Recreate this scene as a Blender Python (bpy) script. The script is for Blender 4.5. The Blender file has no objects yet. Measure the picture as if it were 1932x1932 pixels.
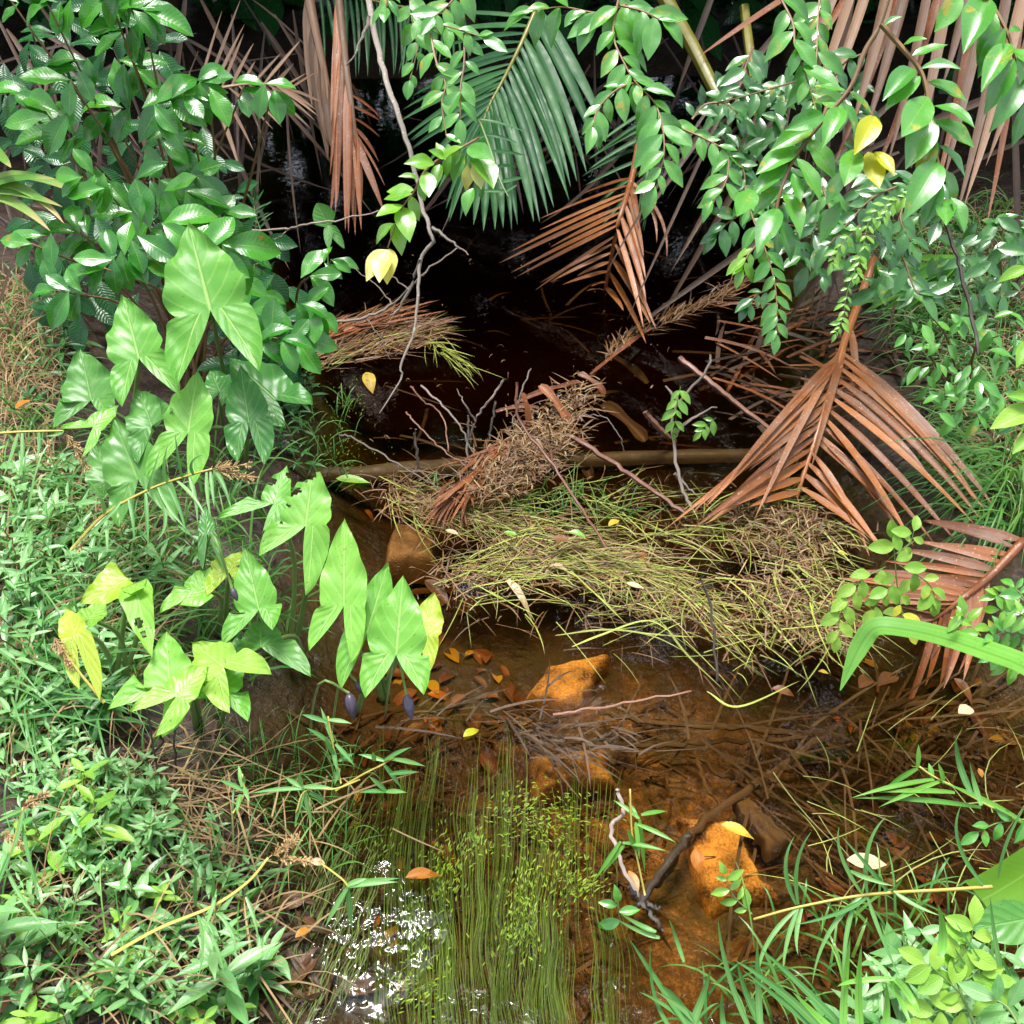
import bpy, bmesh, math, random
import numpy as np
from mathutils import Vector, Matrix, noise
R = math.radians
rnd = random.Random(7)
scene = bpy.context.scene
C = scene.collection

# ------------------------------------------------------------------ camera, light, exposure
CAM_H, PITCH, FOV = 1.65, 38.0, 54.0
cd = bpy.data.cameras.new('camera'); cam = bpy.data.objects.new('camera', cd); C.objects.link(cam)
cd.sensor_width = 36; cd.angle = R(FOV); cd.clip_start = 0.02; cd.clip_end = 500
cam.location = (0, 0, CAM_H); cam.rotation_euler = (R(90 - PITCH), 0, 0)
scene.camera = cam
SUN_EL, SUN_AZ = 79.0, 14.0     # high sun ahead of the camera, a little to the left
w = bpy.data.worlds.new('World'); scene.world = w; w.use_nodes = True
nt = w.node_tree; nt.nodes.clear()
sky = nt.nodes.new('ShaderNodeTexSky'); sky.sky_type = 'NISHITA'; sky.sun_disc = False
sky.sun_elevation = R(SUN_EL); sky.sun_rotation = R(-SUN_AZ); sky.air_density = 0.7; sky.dust_density = 3.0; sky.ozone_density = 1.0
bg = nt.nodes.new('ShaderNodeBackground'); bg.inputs[1].default_value = 0.15
wo = nt.nodes.new('ShaderNodeOutputWorld')
hs = nt.nodes.new('ShaderNodeHueSaturation'); hs.inputs['Saturation'].default_value = .45     # thin bright overcast
nt.links.new(sky.outputs[0], hs.inputs['Color']); nt.links.new(hs.outputs[0], bg.inputs[0]); nt.links.new(bg.outputs[0], wo.inputs[0])
sl = bpy.data.lights.new('sun', 'SUN'); sl.energy = 2.1; sl.angle = R(20); sl.color = (1, 0.98, 0.94)
sun = bpy.data.objects.new('sun', sl); C.objects.link(sun); sun.rotation_euler = (-R(90 - SUN_EL), 0, R(SUN_AZ)); sun.location = (-1, 3, 8)
scene.view_settings.view_transform = 'Standard'; scene.view_settings.look = 'None'
scene.view_settings.exposure = 1.5; scene.view_settings.gamma = 1
scene.render.engine = 'CYCLES'
cy = scene.cycles
cy.max_bounces = 7; cy.diffuse_bounces = 3; cy.glossy_bounces = 3; cy.transmission_bounces = 4; cy.transparent_max_bounces = 12; cy.volume_bounces = 0
cy.caustics_reflective = False; cy.caustics_refractive = False
cy.use_denoising = True
cy.sample_clamp_indirect = 6

# ------------------------------------------------------------------ pixel -> place helpers (photo measured at 1932 x 1932)
PW = 1932.0; FPX = PW / 2 / math.tan(R(FOV / 2))
cp, sp = math.cos(R(PITCH)), math.sin(R(PITCH))
FW = Vector((0, cp, -sp)); UP = Vector((0, sp, cp)); RT = Vector((1, 0, 0)); ZZ = Vector((0, 0, 1))
CAMP = Vector((0, 0, CAM_H))
def ray(px, py): return FW + UP * ((PW / 2 - py) / FPX) + RT * ((px - PW / 2) / FPX)
def P(p):                       # (px, py, camera depth) -> point
    return CAMP + ray(p[0], p[1]) * p[2]
def Zp(px, py, z=0.0):          # the same, met at height z
    d = ray(px, py); return (px, py, (z - CAM_H) / d.z)
def cr(ox, oy):
    return lambda u, v: (ox + u * .35159, oy + v * .35159)
c1, c2, c3, c4, c5, c6, c7, c8, c9 = cr(0, 0), cr(622.6, 0), cr(1252.8, 0), cr(0, 622.6), cr(622.6, 622.6), cr(1252.8, 622.6), cr(0, 1252.8), cr(622.6, 1252.8), cr(1252.8, 1252.8)
def D(p, d): return (p[0], p[1], d)
def Zq(p, z=0.0): return Zp(p[0], p[1], z)
def u01(a, b): return rnd.uniform(a, b)

XL = ([-2, .77, 1.0, 1.2, 1.34, 2.03, 2.85, 3.9, 4.7, 6], [-.5, -.44, -.5, -.62, -.68, -.64, -.78, -1.12, -1.35, -1.3])
XR = ([-2, .77, .95, 1.34, 2.03, 2.6, 3.2, 3.9, 4.7, 6], [.8, .9, 1.25, 1.5, 1.06, 1.05, 1.12, 1.25, 1.3, 1.2])
DP = ([0, 1.3, 1.7, 2.1, 2.6, 3.2, 4.0, 5], [.12, .13, .13, .16, .27, .46, .5, .4])
def gh(x, y):
    d = min(x - np.interp(y, *XL), np.interp(y, *XR) - x, (6.3 - y) * .8)
    n = noise.noise(Vector((x * 2.3, y * 2.3, 0))) * .03 + noise.noise(Vector((x * 9, y * 9, 3))) * .012
    if d > 0:
        s = min(1, d / .4); s = s * s * (3 - 2 * s)
        return -np.interp(y, *DP) * s + n * .8
    amp, wd = (.26, .75) if x < 0 else (.22, 1.1)
    return amp * (1 - math.exp(d / wd)) + n * (1 if y > 1.5 else .8)
def GR(px, py, lift=0.0):       # ray met with the ground or the water, whichever is higher
    d = ray(px, py); t = .4
    while t < 14:
        p = CAMP + d * t
        if p.z <= max(gh(p.x, p.y), 0) + lift: return p
        t += .012
    return CAMP + d * 14
def GB(px, py):                 # ray met with the bed
    d = ray(px, py); t = .4
    while t < 14:
        p = CAMP + d * t
        if p.z <= gh(p.x, p.y): return p
        t += .012
    return p
def depth_of(p): return (p - CAMP).dot(FW)
def inpoly(x, y, poly):
    r = False; j = len(poly) - 1
    for i in range(len(poly)):
        xi, yi = poly[i]; xj, yj = poly[j]
        if (yi > y) != (yj > y) and x < (xj - xi) * (y - yi) / (yj - yi) + xi: r = not r
        j = i
    return r
def in_region(poly):
    xs = [p[0] for p in poly]; ys = [p[1] for p in poly]
    while True:
        x, y = u01(min(xs), max(xs)), u01(min(ys), max(ys))
        if inpoly(x, y, poly): return x, y

# ------------------------------------------------------------------ materials
def new_mat(name):
    m = bpy.data.materials.new(name); m.use_nodes = True; n = m.node_tree; n.nodes.clear()
    return m, n
class NB:
    def __init__(s, n): s.n = n
    def add(s, t, **kw):
        o = s.n.nodes.new(t)
        for k, v in kw.items(): setattr(o, k, v)
        return o
    def link(s, a, b): s.n.links.new(a, b)
    def set(s, inp, v):
        if hasattr(v, 'is_output'): s.link(v, inp)
        else: inp.default_value = v
    def math(s, op, a, b=0.0, c=None):
        o = s.add('ShaderNodeMath', operation=op); s.set(o.inputs[0], a); s.set(o.inputs[1], b)
        if c is not None: s.set(o.inputs[2], c)
        return o.outputs[0]
    def mix(s, f, a, b, mode='MIX'):
        o = s.add('ShaderNodeMix', data_type='RGBA', blend_type=mode)
        s.set(o.inputs[0], f)
        for i, v in ((6, a), (7, b)):
            s.set(o.inputs[i], v if hasattr(v, 'is_output') else (*v, 1))
        return o.outputs[2]
    def ramp(s, f, stops):
        o = s.add('ShaderNodeValToRGB'); s.link(f, o.inputs[0]); e = o.color_ramp.elements
        while len(e) < len(stops): e.new(.5)
        for el, (p, c) in zip(e, stops): el.position = p; el.color = (*c, 1) if len(c) == 3 else c
        return o.outputs[0]
    def maprange(s, v, a, b, c=0., d=1.):
        o = s.add('ShaderNodeMapRange'); s.set(o.inputs[0], v)
        for i, x in enumerate((a, b, c, d)): o.inputs[i + 1].default_value = x
        return o.outputs[0]
    def noise(s, vec, sc, det=3, rough=.55):
        o = s.add('ShaderNodeTexNoise'); o.inputs['Scale'].default_value = sc; o.inputs['Detail'].default_value = det; o.inputs['Roughness'].default_value = rough
        if vec is not None: s.link(vec, o.inputs['Vector'])
        return o.outputs[0]

def leaf_mat(name, c_lo, c_hi, vein, rough=.3, trans=.25, tcol=None, spot=None, spot_amt=.0, nv=9, slope=.55, veinamt=.5, bump=.25, island=True, coat=.0, spec=.5, midw=.03, latb=.05, latc=.16, speck=.0, ribs=0):
    m, n = new_mat(name); b = NB(n)
    tc = b.add('ShaderNodeTexCoord'); uv = tc.outputs['UV']; geo = b.add('ShaderNodeNewGeometry'); oi = b.add('ShaderNodeObjectInfo')
    sx = b.add('ShaderNodeSeparateXYZ'); b.link(uv, sx.inputs[0])
    r = b.math('FRACT', b.math('ADD', geo.outputs['Random Per Island'], oi.outputs['Random']))
    au = b.math('ABSOLUTE', b.math('SUBTRACT', sx.outputs[0], .5))
    pos = geo.outputs['Position']
    blot = b.noise(pos, 14, 3)
    f = b.math('ADD', b.math('MULTIPLY', r, .75), b.math('MULTIPLY', b.math('SUBTRACT', blot, .5), .9))
    col = b.mix(f, c_lo, c_hi); n.nodes[-1].clamp_factor = True
    lat = b.math('SINE', b.math('MULTIPLY', b.math('SUBTRACT', sx.outputs[1], b.math('MULTIPLY', au, slope)), 6.2832 * nv))
    latm = b.maprange(lat, .8, 1.0)
    mid = b.maprange(au, midw, midw * .3)
    vm = b.math('MAXIMUM', b.math('MULTIPLY', mid, .9), b.math('MULTIPLY', latm, latc))
    col = b.mix(b.math('MULTIPLY', vm, veinamt), col, vein)
    if ribs:
        rb_ = b.math('SINE', b.math('MULTIPLY', sx.outputs[0], 6.2832 * ribs)); col = b.mix(b.maprange(rb_, -.2, 1., 0, .22), col, vein)
    if speck:
        col = b.mix(b.math('MULTIPLY', b.maprange(b.noise(pos, 210, 2, .5), .66, .72), speck), col, (.03, .09, .015))
        col = b.mix(b.math('MULTIPLY', b.maprange(b.noise(pos, 26, 4, .7), .5, .8), speck * .7), col, c_lo)
    if spot:
        sn = b.noise(pos, 33, 4, .65)
        sm = b.maprange(b.math('ADD', sn, b.math('MULTIPLY', b.math('SUBTRACT', r, .5), .12)), .66 - spot_amt, .72 - spot_amt)
        col = b.mix(b.math('MULTIPLY', sm, .85), col, spot)
    bm = b.add('ShaderNodeBump'); bm.inputs['Strength'].default_value = bump; bm.inputs['Distance'].default_value = .004
    hgt = b.math('ADD', b.math('MULTIPLY', lat, latb), b.math('ADD', b.math('MULTIPLY', mid, -1.6), b.math('MULTIPLY', b.noise(pos, 40, 2), .5)))
    b.link(hgt, bm.inputs['Height'])
    pr = b.add('ShaderNodeBsdfPrincipled'); b.link(col, pr.inputs['Base Color'])
    pr.inputs['Specular IOR Level'].default_value = spec
    b.link(b.maprange(b.noise(pos, 22, 2), .3, .7, rough * .75, rough * 1.35), pr.inputs['Roughness'])
    pr.inputs['Coat Weight'].default_value = coat; pr.inputs['Coat Roughness'].default_value = .12
    b.link(bm.outputs[0], pr.inputs['Normal'])
    tr = b.add('ShaderNodeBsdfTranslucent')
    b.link(b.mix(1.0, col, tcol or (1.5, 1.6, .55), 'MULTIPLY'), tr.inputs[0])
    ms = b.add('ShaderNodeMixShader'); ms.inputs[0].default_value = trans
    b.link(pr.outputs[0], ms.inputs[1]); b.link(tr.outputs[0], ms.inputs[2])
    out = b.add('ShaderNodeOutputMaterial'); b.link(ms.outputs[0], out.inputs[0])
    return m

def fibre_mat(name, c_lo, c_hi, streak=(.3, .3), rough=.45, sc=60, spot=None, bump=.5, trans=.0, tipcol=None, spec=.4, grey=.0):
    # dead leaf, stem and bark: streaks along the length (UV v), across (UV u)
    m, n = new_mat(name); b = NB(n)
    tc = b.add('ShaderNodeTexCoord'); geo = b.add('ShaderNodeNewGeometry'); oi = b.add('ShaderNodeObjectInfo')
    mp = b.add('ShaderNodeMapping'); mp.inputs['Scale'].default_value = (sc, 1.5, 1); b.link(tc.outputs['UV'], mp.inputs[0])
    r = b.math('FRACT', b.math('ADD', geo.outputs['Random Per Island'], oi.outputs['Random']))
    s1 = b.noise(mp.outputs[0], .35, 4, .6)
    s2 = b.noise(geo.outputs['Position'], 25, 4, .6)
    f = b.math('ADD', b.math('MULTIPLY', s1, .7), b.math('ADD', b.math('MULTIPLY', s2, .5), b.math('SUBTRACT', b.math('MULTIPLY', r, .7), .5)))
    col = b.mix(f, c_lo, c_hi); n.nodes[-1].clamp_factor = True
    if grey:
        col = b.mix(b.math('MULTIPLY', b.maprange(b.noise(geo.outputs['Position'], 9, 4, .6), .48, .66), grey), col, (.25, .2, .16))
    if spot:
        sm = b.maprange(b.noise(geo.outputs['Position'], 140, 2), .64, .70)
        col = b.mix(b.math('MULTIPLY', sm, .75), col, spot)
    if tipcol:
        sx = b.add('ShaderNodeSeparateXYZ'); b.link(tc.outputs['UV'], sx.inputs[0])
        col = b.mix(b.maprange(b.math('ADD', sx.outputs[1], b.math('MULTIPLY', r, .2)), .75, 1.05), col, tipcol)
    bm = b.add('ShaderNodeBump'); bm.inputs['Strength'].default_value = bump; bm.inputs['Distance'].default_value = .003
    b.link(b.math('ADD', s1, b.math('MULTIPLY', s2, .6)), bm.inputs['Height'])
    pr = b.add('ShaderNodeBsdfPrincipled'); b.link(col, pr.inputs['Base Color']); b.link(bm.outputs[0], pr.inputs['Normal'])
    pr.inputs['Specular IOR Level'].default_value = spec
    b.link(b.maprange(s2, .3, .7, rough * .7, rough * 1.3), pr.inputs['Roughness'])
    out = b.add('ShaderNodeOutputMaterial')
    if trans:
        tr = b.add('ShaderNodeBsdfTranslucent'); b.link(b.mix(1, col, (1.3, 1.3, .8), 'MULTIPLY'), tr.inputs[0])
        ms = b.add('ShaderNodeMixShader'); ms.inputs[0].default_value = trans
        b.link(pr.outputs[0], ms.inputs[1]); b.link(tr.outputs[0], ms.inputs[2]); b.link(ms.outputs[0], out.inputs[0])
    else: b.link(pr.outputs[0], out.inputs[0])
    return m

M = {}
M['branch_leaf'] = leaf_mat('branch_leaf', (0.06, 0.27, 0.03), (0.14, 0.43, 0.05), (0.24, 0.46, 0.1), .3, .25, spot=(.42, .36, .02), spot_amt=.035, nv=10, slope=.4, veinamt=.45, bump=.12, spec=1.0, coat=.35, speck=.45)
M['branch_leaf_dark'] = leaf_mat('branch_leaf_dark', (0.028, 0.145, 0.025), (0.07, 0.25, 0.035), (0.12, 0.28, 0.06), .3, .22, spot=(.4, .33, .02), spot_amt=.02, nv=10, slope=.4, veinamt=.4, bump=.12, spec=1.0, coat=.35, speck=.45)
M['lime_leaf'] = leaf_mat('lime_leaf', (0.14, 0.38, 0.03), (0.26, 0.52, 0.04), (0.42, 0.6, 0.15), .32, .32, nv=10, slope=.4, veinamt=.45, bump=.12, spec=1.0, coat=.35)
M['sunlit_yellow_leaf'] = leaf_mat('sunlit_yellow_leaf', (.62, .58, .12), (.75, .72, .35), (.8, .75, .4), .35, .3, nv=9, bump=.12, veinamt=.3)  # yellow leaf, its overexposure by the sun put into the colour
M['yellow_leaf'] = leaf_mat('yellow_leaf', (.42, .42, .02), (.55, .56, .04), (.6, .6, .2), .35, .3, nv=9, bump=.12, veinamt=.4)
M['shrub_leaf'] = leaf_mat('shrub_leaf', (0.025, 0.18, 0.018), (0.09, 0.37, 0.028), (0.3, 0.46, 0.06), .24, .25, spot=(.45, .2, .02), spot_amt=-.035, nv=13, slope=.35, veinamt=.55, bump=.22, spec=.9, latb=.09, speck=.45)
M['shrub_leaf_shaded'] = leaf_mat('shrub_leaf_shaded', (.012, .08, .02), (.03, .16, .035), (.08, .2, .05), .25, .15, nv=13, slope=.35, veinamt=.5, bump=.4, spec=.5, latb=.2)  # darker copy of the shrub leaf, interior shade put into the colour
M['arum_leaf'] = leaf_mat('arum_leaf', (0.1, 0.33, 0.035), (0.23, 0.5, 0.065), (0.42, 0.64, 0.18), .38, .28, spot=(.22, .13, .03), spot_amt=-.055, nv=5, slope=.8, veinamt=.7, bump=.4, latb=.16, latc=.3, speck=.6, spec=.5, midw=.035)
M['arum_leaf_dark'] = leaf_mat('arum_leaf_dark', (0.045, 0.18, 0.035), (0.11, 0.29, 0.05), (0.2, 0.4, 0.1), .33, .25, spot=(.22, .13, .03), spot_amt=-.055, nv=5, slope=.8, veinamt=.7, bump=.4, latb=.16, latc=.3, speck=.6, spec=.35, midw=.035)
M['arum_leaf_lime'] = leaf_mat('arum_leaf_lime', (.19, .42, .05), (.32, .52, .06), (.45, .6, .2), .38, .32, spot=(.2, .1, .02), spot_amt=-.06, nv=5, slope=.8, veinamt=.7, bump=.4, latb=.16, latc=.3, speck=.6, midw=.035)
M['arum_leaf_yellow'] = leaf_mat('arum_leaf_yellow', (0.26, 0.42, 0.03), (0.44, 0.55, 0.05), (0.5, 0.58, 0.15), .4, .3, spot=(.25, .12, .02), spot_amt=-.04, nv=5, slope=.8, veinamt=.7, bump=.4, latb=.16, latc=.3, speck=.6, midw=.035)
M['herb_leaf'] = leaf_mat('herb_leaf', (0.11, 0.32, 0.08), (0.28, 0.5, 0.19), (0.4, 0.58, 0.28), .36, .25, spot=(.5, .4, .05), spot_amt=-.07, nv=8, slope=.5, veinamt=.4, bump=.3, spec=.9)
M['herb_leaf_dark'] = leaf_mat('herb_leaf_dark', (0.03, 0.13, 0.025), (0.075, 0.25, 0.045), (0.15, 0.3, 0.09), .36, .25, nv=8, slope=.5, veinamt=.4, bump=.3, spec=.6)
M['lime_herb_leaf'] = leaf_mat('lime_herb_leaf', (0.19, 0.42, 0.045), (0.34, 0.54, 0.07), (0.42, 0.62, 0.18), .4, .3, spot=(.5, .4, .05), spot_amt=-.05, nv=9, slope=.5, veinamt=.45, bump=.45, spec=.5)
M['palm_green'] = leaf_mat('palm_green', (0.012, 0.08, 0.022), (0.04, 0.16, 0.035), (0.08, 0.2, 0.04), .45, .2, spot=(.3, .12, .02), spot_amt=-.05, nv=0, veinamt=.35, bump=.1, spec=.35, midw=.06)
M['strap_green'] = leaf_mat('strap_green', (0.16, 0.42, 0.06), (0.24, 0.52, 0.09), (0.09, 0.28, 0.03), .36, .3, nv=0, veinamt=.7, bump=.1, spec=.5, midw=.08, ribs=5, speck=.4)
M['fan_green'] = leaf_mat('fan_green', (.08, .27, .03), (.17, .4, .05), (.3, .45, .1), .35, .3, nv=0, veinamt=.4, bump=.1, midw=.06)
M['sedge'] = leaf_mat('sedge', (.07, .24, .05), (.18, .38, .1), (.3, .48, .2), .38, .25, nv=0, veinamt=.4, bump=.1, midw=.1)
M['grass'] = leaf_mat('grass', (.04, .17, .03), (.19, .37, .06), (.2, .4, .1), .42, .25, nv=0, veinamt=.2, bump=.1, midw=.08)
M['straw'] = fibre_mat('straw', (.2, .11, .045), (.46, .34, .16), rough=.6, sc=20)
M['cut_grass'] = fibre_mat('cut_grass', (.10, .11, .018), (.38, .44, .075), rough=.4, sc=10, spec=.5)
M['wet_litter'] = fibre_mat('wet_litter', (.06, .025, .011), (.27, .14, .05), rough=.4, sc=12, spec=.5)
M['dark_litter'] = fibre_mat('dark_litter', (.02, .011, .006), (.12, .065, .03), rough=.45, sc=12, spec=.4)
M['dead_palm'] = fibre_mat('dead_palm', (.13, .036, .007), (.43, .145, .028), rough=.4, sc=30, spot=(.55, .32, .16), spec=.6, grey=.25)
M['dead_palm_red'] = fibre_mat('dead_palm_red', (.09, .026, .008), (.32, .105, .03), rough=.42, sc=30, spot=(.45, .26, .15), spec=.35, grey=.25)
M['dead_palm_grey'] = fibre_mat('dead_palm_grey', (.06, .03, .016), (.26, .155, .09), rough=.55, sc=40, spec=.35)
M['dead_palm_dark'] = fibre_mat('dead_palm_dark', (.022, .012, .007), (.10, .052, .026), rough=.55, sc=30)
M['strap_dying'] = fibre_mat('strap_dying', (.10, .26, .04), (.3, .42, .1), rough=.42, sc=14, trans=.2, tipcol=(.5, .33, .16))
M['twig_grey'] = fibre_mat('twig_grey', (.10, .075, .06), (.36, .29, .24), rough=.6, sc=12, bump=.8)
M['twig_red'] = fibre_mat('twig_red', (.13, .05, .03), (.34, .17, .11), rough=.45, sc=12, bump=.8)
M['twig_black'] = fibre_mat('twig_black', (.02, .016, .014), (.09, .07, .055), rough=.5, sc=12, bump=.8)
M['lichen_bark'] = fibre_mat('lichen_bark', (.13, .10, .08), (.34, .29, .24), rough=.7, sc=10, spot=(.55, .6, .5), bump=1)
M['green_stem'] = fibre_mat('green_stem', (.07, .14, .03), (.2, .3, .08), rough=.4, sc=10)
M['brown_stem'] = fibre_mat('brown_stem', (.13, .07, .03), (.32, .19, .09), rough=.5, sc=10)
M['olive_stalk'] = fibre_mat('olive_stalk', (.12, .11, .015), (.28, .25, .04), rough=.35, sc=10, spec=.5)
M['yellow_stem'] = fibre_mat('yellow_stem', (.3, .25, .04), (.52, .46, .12), rough=.4, sc=10)
M['seed'] = fibre_mat('seed', (.25, .14, .05), (.5, .35, .16), rough=.7, sc=5)
M['submerged_wood'] = fibre_mat('submerged_wood', (.05, .03, .014), (.15, .09, .042), rough=.8, sc=10, bump=1, spec=.1)
M['old_log'] = fibre_mat('old_log', (.028, .017, .008), (.10, .062, .028), rough=.6, sc=16, bump=1)
M['fallen_brown'] = leaf_mat('fallen_brown', (0.08, 0.03, 0.012), (0.27, 0.115, 0.045), (0.25, 0.14, 0.06), .45, .1, nv=9, veinamt=.5, bump=.5, spot=(.1, .04, .02))
M['fallen_orange'] = leaf_mat('fallen_orange', (.4, .13, .02), (.58, .24, .03), (.55, .35, .1), .4, .2, nv=9, veinamt=.5, bump=.4, spot=(.2, .07, .02))
M['fallen_pale'] = leaf_mat('fallen_pale', (.5, .36, .2), (.62, .5, .32), (.5, .4, .25), .5, .15, nv=9, veinamt=.5, bump=.4, spot=(.2, .1, .05), spot_amt=-.06)
M['fallen_yellow'] = leaf_mat('fallen_yellow', (.5, .33, .03), (.66, .5, .06), (.6, .5, .2), .4, .25, nv=9, veinamt=.4, bump=.4, spot=(.22, .1, .03), spot_amt=.04)
M['water_grass'] = leaf_mat('water_grass', (0.035, 0.1, 0.006), (0.14, 0.25, 0.018), (0.3, 0.4, 0.05), .5, .15, nv=0, veinamt=.1, bump=.05)
M['waterweed'] = leaf_mat('waterweed', (0.12, 0.3, 0.01), (0.3, 0.52, 0.035), (0.5, 0.7, 0.1), .5, .2, nv=0, veinamt=.1, bump=.05)
M['bud'] = fibre_mat('bud', (.03, .02, .035), (.16, .13, .2), rough=.3, sc=12, spec=.6)

def rock_mat(name, lo, hi, rough=.7):
    m, n = new_mat(name); b = NB(n); geo = b.add('ShaderNodeNewGeometry')
    a = b.noise(geo.outputs['Position'], 11, 5, .65); c = b.noise(geo.outputs['Position'], 190, 4, .7)
    col = b.ramp(b.math('ADD', b.math('MULTIPLY', a, .6), b.math('MULTIPLY', c, .4)), [(.40, lo), (.60, hi)])
    bm = b.add('ShaderNodeBump'); bm.inputs['Strength'].default_value = .8; bm.inputs['Distance'].default_value = .01
    b.link(b.math('ADD', a, b.math('MULTIPLY', c, .4)), bm.inputs['Height'])
    pr = b.add('ShaderNodeBsdfPrincipled'); b.link(col, pr.inputs['Base Color']); b.link(bm.outputs[0], pr.inputs['Normal']); pr.inputs['Roughness'].default_value = rough
    out = b.add('ShaderNodeOutputMaterial'); b.link(pr.outputs[0], out.inputs[0]); return m
M['rock'] = rock_mat('ochre_rock', (.09, .035, .010), (.85, .45, .10))
M['rock_dull'] = rock_mat('dull_rock', (.2, .11, .05), (.42, .25, .12))

def ground_mat():
    m, n = new_mat('ground'); b = NB(n); geo = b.add('ShaderNodeNewGeometry'); pos = geo.outputs['Position']
    sx = b.add('ShaderNodeSeparateXYZ'); b.link(pos, sx.inputs[0])
    a = b.noise(pos, 5, 5, .6); c = b.noise(pos, 45, 4, .65); v = b.add('ShaderNodeTexVoronoi'); v.inputs['Scale'].default_value = 38; b.link(pos, v.inputs['Vector'])
    f = b.math('ADD', b.math('MULTIPLY', a, .5), b.math('MULTIPLY', c, .5))
    mud = b.ramp(f, [(.34, (.007, .005, .003)), (.52, (.02, .012, .007)), (.68, (.06, .035, .017))])
    litter = b.mix(b.math('MULTIPLY', b.maprange(v.outputs['Distance'], .25, .5), .4), mud, (.07, .036, .017))
    fine = b.noise(pos, 160, 3, .7); f2 = b.math('ADD', b.math('MULTIPLY', f, .72), b.math('MULTIPLY', fine, .28)); olive = b.noise(pos, 8, 3)
    sand = b.ramp(f2, [(.36, (.03, .017, .008)), (.5, (.13, .075, .027)), (.62, (.46, .27, .10))])
    # sandy clean bed in the near middle of the creek
    vx = b.math('SUBTRACT', sx.outputs[0], .26); vy = b.math('SUBTRACT', sx.outputs[1], 1.2)
    rr = b.math('ADD', b.math('MULTIPLY', b.math('MULTIPLY', vx, vx), 8.0), b.math('MULTIPLY', b.math('MULTIPLY', vy, vy), 4.0))
    sm = b.maprange(b.math('ADD', rr, b.math('MULTIPLY', b.math('SUBTRACT', a, .5), 3.2)), 1.0, .3)
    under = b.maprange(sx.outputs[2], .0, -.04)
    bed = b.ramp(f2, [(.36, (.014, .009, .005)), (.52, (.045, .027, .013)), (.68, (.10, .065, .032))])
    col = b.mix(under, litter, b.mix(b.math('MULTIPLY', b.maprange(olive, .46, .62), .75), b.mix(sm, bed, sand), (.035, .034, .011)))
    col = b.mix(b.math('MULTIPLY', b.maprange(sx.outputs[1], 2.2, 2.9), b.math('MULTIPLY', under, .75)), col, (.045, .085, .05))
    bm = b.add('ShaderNodeBump'); bm.inputs['Strength'].default_value = .9; bm.inputs['Distance'].default_value = .012
    b.link(b.math('ADD', c, b.math('MULTIPLY', v.outputs['Distance'], .5)), bm.inputs['Height'])
    pr = b.add('ShaderNodeBsdfPrincipled'); b.link(col, pr.inputs['Base Color']); b.link(bm.outputs[0], pr.inputs['Normal'])
    b.link(b.maprange(a, .35, .6, .35, .8), pr.inputs['Roughness'])
    out = b.add('ShaderNodeOutputMaterial'); b.link(pr.outputs[0], out.inputs[0]); return m
M['ground'] = ground_mat()

def water_mat():
    m, n = new_mat('creek_water'); b = NB(n); geo = b.add('ShaderNodeNewGeometry'); pos = geo.outputs['Position']
    sx = b.add('ShaderNodeSeparateXYZ'); b.link(pos, sx.inputs[0])
    mp = b.add('ShaderNodeMapping'); mp.inputs['Scale'].default_value = (1, .62, 1); mp.inputs['Rotation'].default_value = (0, 0, R(24)); b.link(pos, mp.inputs[0])
    n1 = b.noise(mp.outputs[0], 34, 2, .5); n.nodes[-1].inputs['Distortion'].default_value = 1.4; n2 = b.noise(mp.outputs[0], 95, 2, .5); n3 = b.noise(pos, 6, 3)
    def blob(cx, cy_, kx, ky, edge):
        vx = b.math('SUBTRACT', sx.outputs[0], cx); vy = b.math('SUBTRACT', sx.outputs[1], cy_)
        rr = b.math('ADD', b.math('MULTIPLY', b.math('MULTIPLY', vx, vx), kx), b.math('MULTIPLY', b.math('MULTIPLY', vy, vy), ky))
        return b.maprange(b.math('ADD', rr, b.math('MULTIPLY', b.math('SUBTRACT', n3, .5), edge)), 1.0, .3)
    rip = b.math('MAXIMUM', blob(-.24, .95, 60, 42, 2.6), b.math('MULTIPLY', b.maprange(sx.outputs[1], 1.15, .8), .05))
    amp = b.math('ADD', .05, b.math('MULTIPLY', rip, .85))
    n4 = b.noise(pos, 8, 2); h = b.math('MULTIPLY', b.math('ADD', b.math('MULTIPLY', n4, 2.6), b.math('ADD', n1, b.math('MULTIPLY', n2, .16))), amp)
    bm = b.add('ShaderNodeBump'); bm.inputs['Strength'].default_value = 1.0; bm.inputs['Distance'].default_value = .011; b.link(h, bm.inputs['Height'])
    fr = b.add('ShaderNodeFresnel'); fr.inputs[0].default_value = 1.45; b.link(bm.outputs[0], fr.inputs['Normal'])
    gl = b.add('ShaderNodeBsdfGlossy'); gl.inputs['Roughness'].default_value = .05; gl.inputs[0].default_value = (1, 1, 1, 1); b.link(bm.outputs[0], gl.inputs['Normal'])
    tr = b.add('ShaderNodeBsdfTransparent'); tr.inputs[0].default_value = (.97, .95, .9, 1)
    ms = b.add('ShaderNodeMixShader'); b.link(fr.outputs[0], ms.inputs[0]); b.link(tr.outputs[0], ms.inputs[1]); b.link(gl.outputs[0], ms.inputs[2])
    va = b.add('ShaderNodeVolumeAbsorption'); dens = 14.0; sig = (1.9, 3.7, 7.6)
    va.inputs[0].default_value = (*[1 - s / dens for s in sig], 1); va.inputs[1].default_value = dens
    out = b.add('ShaderNodeOutputMaterial'); b.link(ms.outputs[0], out.inputs[0]); b.link(va.outputs[0], out.inputs['Volume'])
    return m
M['water'] = water_mat()

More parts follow.
